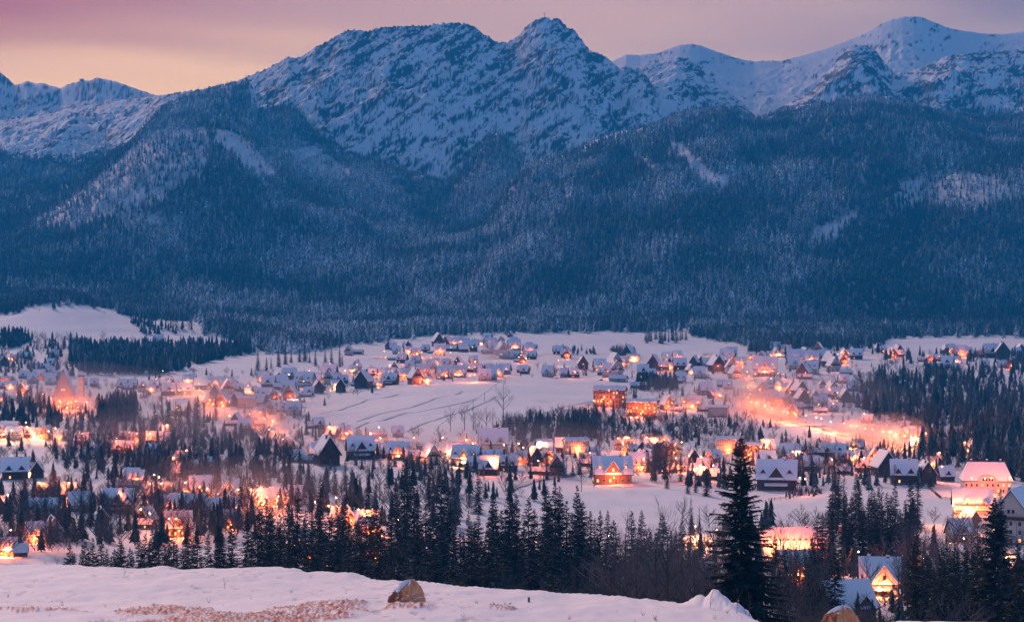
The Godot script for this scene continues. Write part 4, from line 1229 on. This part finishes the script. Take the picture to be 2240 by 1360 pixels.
func under(x0: float, x1: float, d0: float, d1: float, n: int, h0: float, h1: float) -> void:      # bushes behind the brow of the hill
	for i in n:
		var h := rng.randf_range(h0, h1)
		var k := 4 if rng.randf() < 0.75 else 3
		var g := h * rng.randf_range(0.9, 1.5)
		far_at[k].append(Transform3D(Basis(Vector3.UP, rng.randf() * TAU).scaled(Vector3(g, h, g)), spot(rng.randf_range(x0, x1), rng.randf_range(d0, d1), -0.3)))
		far_tint[k].append(Color.WHITE * rng.randf_range(0.6, 1.0))

var open_ground := []
func make_far_trees() -> void:
	open_ground = [poly([670, 915, 760, 880, 860, 846, 1060, 832, 1400, 826, 1390, 850, 1300, 905, 1110, 930, 960, 965, 760, 950]), poly([1605, 780, 1680, 830, 1680, 900, 1900, 940, 2040, 975, 1960, 1000, 1700, 940, 1620, 900]), poly([340, 865, 430, 850, 520, 920, 610, 950, 580, 970, 480, 930]), poly([780, 770, 1010, 770, 1010, 790, 780, 790])]
	fill([150, 762, 250, 766, 420, 763, 530, 758, 560, 772, 470, 790, 400, 812, 340, 822, 180, 820, 150, 800], 900, 14, 24, [0, 0, 1, 3])
	fill([0, 736, 62, 736, 70, 745, 40, 760, -40, 768, -40, 740], 160, 14, 22, [0, 0, 3])
	fill([60, 745, 330, 752, 350, 765, 60, 785], 90, 10, 20, [0, 1, 4, 4])
	fill([285, 706, 300, 704, 330, 712, 420, 722, 420, 732, 330, 735, 290, 725], 60, 10, 20, [0, 1, 4])
	fill([-40, 770, 160, 775, 160, 830, -40, 830], 120, 9, 17, [0, 1, 4, 4])
	fill([1880, 850, 1960, 815, 2080, 822, 2260, 805, 2260, 965, 2180, 978, 2100, 950, 1990, 932, 1890, 915, 1865, 890], 520, 10, 23, [0, 0, 1, 3, 4, 4])
	fill([2000, 942, 2260, 985, 2260, 1060, 2170, 1055, 2100, 1012, 2010, 1002], 190, 10, 19, [0, 0, 1, 4])
	fill([-40, 830, 2260, 785, 2260, 1040, -40, 1060], 2600, 4, 11, [0, 1, 3, 4, 4, 4, 4, 4, 4], true)
	fill([170, 920, 560, 965, 640, 995, 640, 1062, 440, 1078, 180, 1052, 90, 985], 420, 7, 15, [0, 1, 3, 4, 4, 4, 4, 4])
	fill([0, 875, 100, 875, 150, 940, 0, 950], 90, 9, 16, [0, 3, 4])
	fill([208, 885, 300, 878, 292, 930, 212, 926], 110, 11, 17, [0, 0, 3])
	fill([1392, 838, 1475, 836, 1482, 855, 1396, 858], 90, 9, 16, [0, 0, 3])
	fill([1290, 905, 1360, 905, 1600, 922, 1660, 930, 1650, 972, 1310, 968], 520, 3, 8, [4, 4, 4, 4, 1])
	fill([1085, 945, 1130, 925, 1190, 918, 1310, 905, 1320, 968, 1080, 970], 330, 6, 12, [4, 4, 3, 0])
	fill([1336, 772, 1392, 770, 1394, 784, 1340, 786], 60, 8, 16, [4, 4, 4, 0])
	fill([1212, 765, 1300, 768, 1302, 776, 1212, 775], 40, 6, 13, [0, 3, 1])
	fill([1640, 770, 1920, 762, 1940, 775, 1640, 784], 60, 10, 24, [0, 3, 4])
	fill([1930, 775, 2260, 778, 2260, 800, 1930, 800], 110, 8, 18, [0, 0, 3, 4])
	fill([-40, 1085, 560, 1085, 560, 1190, -40, 1230], 400, 7, 14, [0, 4, 4, 3, 4, 4])
	fill([620, 1050, 1000, 1060, 1060, 1110, 1000, 1160, 600, 1160], 120, 6, 15, [0, 4, 4, 3])
	fill([1650, 985, 2100, 1000, 2080, 1070, 1800, 1080, 1650, 1060], 130, 5, 12, [0, 1, 3, 4])
	fill([1500, 1050, 1640, 1050, 1640, 1075, 1500, 1070], 26, 5, 9, [0, 1])
	fill([1720, 1075, 1800, 1070, 1800, 1085, 1720, 1092], 40, 2, 4, [0, 1])
	fill([1480, 1150, 2100, 1150, 2240, 1230, 2240, 1330, 1690, 1340, 1480, 1300], 190, 5, 14, [0, 4, 4, 4, 3])
	fill([860, 1000, 1000, 1010, 1240, 1050, 1230, 1100, 1080, 1100, 900, 1050], 50, 5, 11, [0, 4, 3])
	fill([1420, 1000, 1465, 1000, 1470, 1060, 1420, 1060], 40, 7, 15, [4, 4, 3])
	under(560, 1560, 372, 520, 620, 3, 9)
	under(-60, 560, 395, 540, 220, 3, 8)
	under(1560, 2240, 300, 520, 260, 3, 8)
	var o := thing("distant_trees", "many small dark trees between the houses of the town", "trees")
	tag(o, "", "", "", "stuff")
	for i in 4: scatter("spruces", far_spruce(20 + i, [0.07, 0.30, 0.0, 0.12][i], 9, 8, [0.17, 0.16, 0.16, 0.13][i]), M.foliage, far_at[i], far_tint[i], o)
	var b := bare_tree(30, 1.0, 4, 0.2, 1.1, 1.9)
	scatter("bare_trees", b[1], M.foliage, far_at[4], far_tint[4], o)

# ---------------------------------------------------------------- things on the hill in front
func haystack(label: String, at: Vector3, size: Vector3, seed_: int, bare_left: float) -> void:
	var n := noise(seed_, 0.9, 3)
	var o := thing("haystack", label, "haystack", at)
	for layer in 2:
		var st := SurfaceTool.new()
		st.begin(Mesh.PRIMITIVE_TRIANGLES)
		var rings := 44
		var seg := 72
		var pts := []
		var tone := []
		for i in rings + 1:
			var f := i / float(rings)
			for k in seg + 1:
				var a := TAU * k / seg
				var r := pow(1.0 - pow(f, 2.6), 0.55) * (1.0 + 0.12 * (1.0 - f))
				var dir := Vector3(cos(a), 0, sin(a))
				var w := n.get_noise_3d(dir.x * 1.4, f * 2.4, dir.z * 1.4)
				var fine := n.get_noise_3d(dir.x * 6.0, f * 7.0, dir.z * 6.0)
				r *= 1.0 + 0.20 * w + 0.10 * fine + 0.05 * n.get_noise_3d(dir.x * 18.0, f * 22.0, dir.z * 18.0)
				var p := Vector3((dir.x * r + 0.22 * f * f) * size.x, f * size.y * (1.0 + 0.1 * w) * (1.0 - 0.16 * (1.0 - f) * maxf(-dir.x, 0.0)), dir.z * r * size.z)
				if layer == 1:     # the snow that lies on it, thin and broken
					var cover := smoothstep(0.0, 0.22, f - 0.80 - bare_left * dir.x * 0.3 + w * 0.35 + fine * 0.12)
					p = p + Vector3(dir.x * 0.4, 1.0, dir.z * 0.4) * (0.075 * cover - 0.05)
				pts.append(p)
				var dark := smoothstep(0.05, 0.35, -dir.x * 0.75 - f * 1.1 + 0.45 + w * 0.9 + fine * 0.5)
				tone.append(Color(0.82, 0.29, 0.11).lerp(Color(0.88, 0.42, 0.24), clampf(0.2 + fine * 1.8 + w, 0.0, 0.8)).lerp(Color(0.15, 0.06, 0.05), dark * 0.9) if layer == 0 else Color(0.8, 0.8, 0.82))  # orange lamp glow is put into the hay colour; browner at lower left
		for i in rings:
			for k in seg:
				var q := i * (seg + 1) + k
				for z in [q, q + 1, q + seg + 2, q, q + seg + 2, q + seg + 1]:
					st.set_color(tone[z])
					st.add_vertex(pts[z])
		st.generate_normals()
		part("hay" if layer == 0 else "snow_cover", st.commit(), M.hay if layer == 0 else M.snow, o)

func make_foreground() -> void:
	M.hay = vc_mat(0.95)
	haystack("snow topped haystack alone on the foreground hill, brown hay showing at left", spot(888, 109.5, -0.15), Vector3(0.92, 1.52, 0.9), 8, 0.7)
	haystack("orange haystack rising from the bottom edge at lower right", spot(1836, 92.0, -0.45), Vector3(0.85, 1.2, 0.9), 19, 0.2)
	var st := begin()
	box(st, Vector3(0, 0.1, 0), Vector3(0.13, 0.5, 0.13))
	var o := top("wooden_stake", done(st), M.timber_light)
	o.position = spot(1157, 111.5)
	tag(o, "short reddish wooden stake in the snow right of the haystack", "stake")
	# dry stalks
	var blade := begin()
	for i in 7:
		var a := i * 2.4
		tube(blade, Vector3(cos(a) * 0.06, 0, sin(a) * 0.06), Vector3(cos(a) * 0.10 + 0.16 * (i % 2), 0.26 + 0.17 * (i % 4), sin(a) * 0.22), 0.012, 0.004, 3, Color.WHITE)
	var where := []
	var tint := []
	var r := RandomNumberGenerator.new()
	r.seed = 12
	for i in 300:
		var px := r.randf_range(-60, 1640)
		var d := r.randf_range(97.0, pw(CREST_X, CREST_D, px) + 1.0)
		if nz_drift2.get_noise_2d((px - CX) / F * d * 2.0, d * 2.0) < 0.02: continue
		var k := 0.08 + 0.42 * pow(r.randf(), 3.0)
		where.append(Transform3D(Basis(Vector3.UP, r.randf() * TAU).scaled(Vector3(k * 1.6, k, k * 1.6)), spot(px, d, nz_drift2.get_noise_2d((px - CX) / F * d, d) * 0.5)))
		tint.append(Color(0.10, 0.08, 0.07))
	var g := thing("dry_grass", "thin dry stalks and tufts poking through the foreground snow", "grass")
	tag(g, "", "", "", "stuff")
	scatter("stalks", done(blade), M.foliage, where, tint, g)
	var weeds := []
	for s in [[1553, 104.0, 1.0], [1612, 101.0, 1.3], [1640, 99.0, 1.0], [1578, 106.0, 0.7], [490, 130.0, 0.6], [270, 150.0, 0.5]]:
		var b := begin()
		var r2 := RandomNumberGenerator.new()
		r2.seed = int(s[0])
		grow(b, r2, Vector3.ZERO, Vector3(0.05, 1, 0), s[2] * 0.6, 0.016, 2, Color(0.07, 0.05, 0.045), 0.0)
		var w := top("dry_weed", done(b), M.foliage)
		w.position = spot(s[0], s[1], 0.0)
		weeds.append(w)
	var says := ["tall dry weed left of the snow mound", "tallest dry weed in front of the snow mound at the bottom", "dry weed at the bottom edge below the lone spruce", "small dry weed at the foot of the snow mound", "slanting dry stalk between haystack and left edge", "short dry weed far left on the foreground hill"]
	for i in weeds.size(): tag(weeds[i], says[i], "weed", "dry weeds on the hill")

# ---------------------------------------------------------------- roads, lift, fences, mist
func road(called: String, pts: Array, wide: float, label: String) -> void:
	var c := Curve3D.new()
	for i in range(0, pts.size(), 2):
		c.add_point(place(pts[i], pts[i + 1]))
	for i in range(1, c.point_count - 1):
		var t := (c.get_point_position(i + 1) - c.get_point_position(i - 1)) * 0.2
		c.set_point_in(i, -t)
		c.set_point_out(i, t)
	var len_ := c.get_baked_length()
	var n := int(len_ / 6.0)
	var st := SurfaceTool.new()
	st.begin(Mesh.PRIMITIVE_TRIANGLES)
	var rows := []
	for i in n + 1:
		var p := c.sample_baked(len_ * i / n)
		var q := c.sample_baked(minf(len_ * i / n + 1.0, len_)) - c.sample_baked(maxf(len_ * i / n - 1.0, 0.0))
		var s := Vector3(-q.z, 0, q.x).normalized() * wide * 0.5
		var row := []
		for e in [-1.0, -0.33, 0.33, 1.0]:
			var w: Vector3 = p + s * e
			row.append(Vector3(w.x, ground(w.x / -w.z * F + CX, -w.z) + 0.55, w.z))
		rows.append(row)
	for i in n:
		for k in 3: quad(st, rows[i][k], rows[i + 1][k], rows[i + 1][k + 1], rows[i][k + 1])
	st.generate_normals()
	var o := top(called, st.commit(), M.track if called == "ski_track" else M.road)
	tag(o, label, "", "", "structure")

func make_roads() -> void:
	road("road", [1600, 782, 1622, 806, 1640, 835, 1648, 862, 1638, 884, 1655, 900, 1700, 914, 1760, 928, 1840, 946, 1900, 960, 1960, 975, 2030, 990], 13.0, "winding lit road on the right of the town")
	road("road", [815, 784, 900, 784, 1005, 785], 10.0, "lit lane in front of the upper village")
	road("road", [-60, 1004, 0, 1008, 40, 1014, 80, 1026], 7.0, "lit street at the left edge")
	road("road", [-40, 1022, 30, 1022, 90, 1020], 6.0, "second lit street at the left edge")
	road("road", [425, 850, 440, 872, 455, 892, 490, 908, 560, 930, 610, 952], 9.0, "glowing street left of the meadow")
	road("road", [80, 905, 140, 906, 200, 900], 14.0, "floodlit square before the church")
	road("path", [1110, 1075, 1160, 1055, 1220, 1045, 1290, 1030], 5.0, "trodden snowy track below the chalets")
	for t in [[772, 938, 860, 912, 960, 892, 1040, 872], [740, 928, 830, 905, 930, 880, 1010, 856], [850, 955, 930, 925, 1020, 898, 1085, 868], [1120, 925, 1190, 905, 1260, 885, 1320, 868], [700, 905, 790, 880, 870, 862], [1150, 925, 1240, 896, 1300, 880]]:
		road("ski_track", t, 2.4, "faint ski track across the sledding meadow")
	cars()
	for s in [[986, 1020], [1128, 1030], [1300, 1066], [1560, 1030], [1990, 1090], [640, 1050], [500, 1060], [905, 1012], [1760, 1050], [2010, 1075], [1420, 950], [1240, 1045]]:
		var pole := begin()
		tube(pole, Vector3(0, -0.5, 0), Vector3(0, 9.5, 0), 0.16, 0.11, 6, Color.WHITE)
		tube(pole, Vector3(-0.9, 8.8, 0), Vector3(0.9, 8.8, 0), 0.07, 0.07, 4, Color.WHITE)
		var p := top("utility_pole", done(pole), M.timber)
		p.position = place(s[0], s[1])
		pole_list.append([s[0], p])
	pole_list.sort_custom(func(a, b): return a[0] < b[0])
	for i in pole_list.size(): tag(pole_list[i][1], "%s wooden utility pole from the left, standing in the lower town" % ordinal(i), "utility pole", "utility poles")
	# tow lift across the meadow
	var line := [[958, 958], [985, 938], [1010, 920], [1035, 900], [1060, 880], [1085, 858], [1105, 842]]
	var o := thing("ski_tow", "thin ski tow line with pylons crossing the sledding meadow", "ski tow", place(1035, 900))
	var base := o.position
	var was := Vector3.ZERO
	for i in line.size():
		var p := place(line[i][0], line[i][1])
		var m := part("pylon", box_mesh(Vector3(0.35, 8.0, 0.35)), M.metal, o)
		m.position = p - base + Vector3(0, 4, 0)
		if i:
			var st := begin()
			tube(st, was - base + Vector3(0, 7.6, 0), p - base + Vector3(0, 7.6, 0), 0.12, 0.12, 4, Color.WHITE)
			part("cable", done(st), M.metal, o)
		was = p
	fence([1682, 1096, 1720, 1092, 1760, 1085, 1802, 1074], "pale snowy wooden fence beside the lit yard of the large chalet")
	fence([2030, 1066, 2046, 1080, 2060, 1092, 2090, 1096], "wooden fence at the corner of the snowy paddock")
	fence([728, 1022, 760, 1018, 800, 1014], "low fence on the slope before the long chalet row")

var pole_list := []
func cars() -> void:
	var paints := [Color(0.30, 0.03, 0.03), Color(0.04, 0.06, 0.12), Color(0.30, 0.31, 0.33), Color(0.03, 0.03, 0.035)]
	var words := ["red", "dark blue", "silver", "black"]
	var tyre := CylinderMesh.new()
	tyre.top_radius = 0.32
	tyre.bottom_radius = 0.32
	tyre.height = 0.22
	tyre.radial_segments = 14
	var list := [[1003, 1033, 0, "beside the brightly lit chalet"], [1013, 1034, 3, "before the brightly lit chalet"], [1022, 1035, 2, "before the brightly lit chalet"], [1033, 1034, 1, "right of the brightly lit chalet"], [1252, 1040, 1, "beside the tall tawny gable"], [1296, 1024, 2, "by the low barn left of the big chalet"], [1545, 1020, 3, "on the lane behind the lone spruce"], [1740, 1060, 0, "in the yard behind the large chalet"], [1215, 828, 2, "at the upper edge of the sledding meadow"], [1315, 832, 3, "on the open snow above the flats"]]
	for c in list:
		var o := thing("parked_car", "%s parked car %s" % [words[c[2]], c[3]], "car", place(c[0], c[1]), rng.randf() * 3.0, "cars parked in the snow")
		var side := begin()
		var prof_ := [Vector2(-2.1, 0.35), Vector2(-2.15, 0.75), Vector2(-1.9, 0.92), Vector2(-1.0, 0.98), Vector2(1.2, 0.98), Vector2(2.0, 0.88), Vector2(2.15, 0.6), Vector2(2.1, 0.35)]
		extrude(side, prof_, 0.85)
		part("body", done(side), mat(paints[c[2]], 0.3), o)
		var glass := begin()
		extrude(glass, [Vector2(-1.1, 0.97), Vector2(-0.6, 1.42), Vector2(0.9, 1.45), Vector2(1.6, 0.97)], 0.74)
		part("windows", done(glass), M.pane, o)
		var roof := part("snowy_roof", box_mesh(Vector3(1.6, 0.12, 1.4)), M.snow, o)
		roof.position = Vector3(0.15, 1.51, 0)
		for x in [-1.35, 1.35]:
			for z in [-0.78, 0.78]:
				var w := part("wheel", tyre, M.pane, o)
				w.position = Vector3(x, 0.32, z)
				w.rotation.x = PI * 0.5

func extrude(st: SurfaceTool, pts: Array, half: float) -> void:
	for i in pts.size():
		var a: Vector2 = pts[i]
		var b: Vector2 = pts[(i + 1) % pts.size()]
		quad(st, Vector3(a.x, a.y, half), Vector3(a.x, a.y, -half), Vector3(b.x, b.y, -half), Vector3(b.x, b.y, half))
		if i > 0 and i < pts.size() - 1:
			for s in [half, -half]:
				for p in [Vector3(pts[0].x, pts[0].y, s), Vector3(a.x, a.y, s), Vector3(b.x, b.y, s)]: st.add_vertex(p)

func fence(pts: Array, label: String) -> void:
	var o := thing("fence", label, "fence", place(pts[0], pts[1]))
	var was := Vector3.ZERO
	for i in range(0, pts.size(), 2):
		var p := place(pts[i], pts[i + 1]) - o.position
		if i:
			var n := int(maxf(p.distance_to(was) / 2.6, 1.0))
			for k in n:
				var m := part("post", box_mesh(Vector3(0.16, 1.5, 0.16)), M.timber, o)
				m.position = was.lerp(p, k / float(n)) + Vector3(0, 0.6, 0)
			for y in [0.5, 1.1]:
				var st := begin()
				tube(st, was + Vector3(0, y, 0), p + Vector3(0, y, 0), 0.07, 0.07, 4, Color.WHITE)
				part("rail", done(st), M.timber, o)
		was = p

func mist(px: float, py: float, size: Vector3, density: float, shells := 4) -> void:
	for k in shells:
		var f := FogVolume.new()
		f.name = numbered("mist_and_halo")
		f.shape = RenderingServer.FOG_VOLUME_SHAPE_ELLIPSOID
		f.size = size * (1.0 - 0.2 * k)
		var m := FogMaterial.new()
		m.density = density / shells * 1.6
		m.albedo = Color(0.92, 0.90, 0.92)
		f.material = m
		add_child(f)
		f.position = place(px + 3.0 * k, py) + Vector3(0, size.y * 0.12, 0)
		tag(f, "thin mist over the town, partly added to give the lamps halos", "", "", "stuff")

func make_mist() -> void:
	mist(440, 985, Vector3(240, 46, 220), 0.0016)
	mist(150, 885, Vector3(220, 60, 220), 0.0022)
	mist(500, 915, Vector3(200, 60, 240), 0.0018)
	mist(820, 990, Vector3(170, 30, 110), 0.0022)
	mist(1110, 990, Vector3(170, 32, 110), 0.0024)
	mist(1680, 895, Vector3(240, 60, 240), 0.0018)
	mist(520, 1110, Vector3(120, 34, 120), 0.0026)
	# small mist bodies added at the brightest lamps to give them halos
	for s in [[1945, 974, 55], [1876, 960, 45], [1655, 905, 60], [1640, 875, 60], [1700, 918, 50], [145, 898, 60], [447, 885, 50], [575, 938, 50], [955, 826, 60], [1092, 785, 60], [1020, 1000, 30], [1425, 985, 28], [815, 975, 28], [2160, 1160, 22], [475, 1108, 22], [600, 1125, 18]]:
		mist(s[0], s[1], Vector3(s[2], s[2] * 0.6, s[2]), 0.011, 3)

func _ready() -> void:
	rng.seed = 77
	make_sky()
	make_camera_and_sun()
	nz_roll = noise(21, 0.006, 3)
	M.foliage = vc_mat(0.9)
	build_materials()
	make_field()
	make_valley()
	make_mountains()
	make_mountain_forest(150000)
	make_protos()
	make_town()
	make_roads()
	make_far_trees()
	make_single_trees()
	make_foreground()
	make_mist()
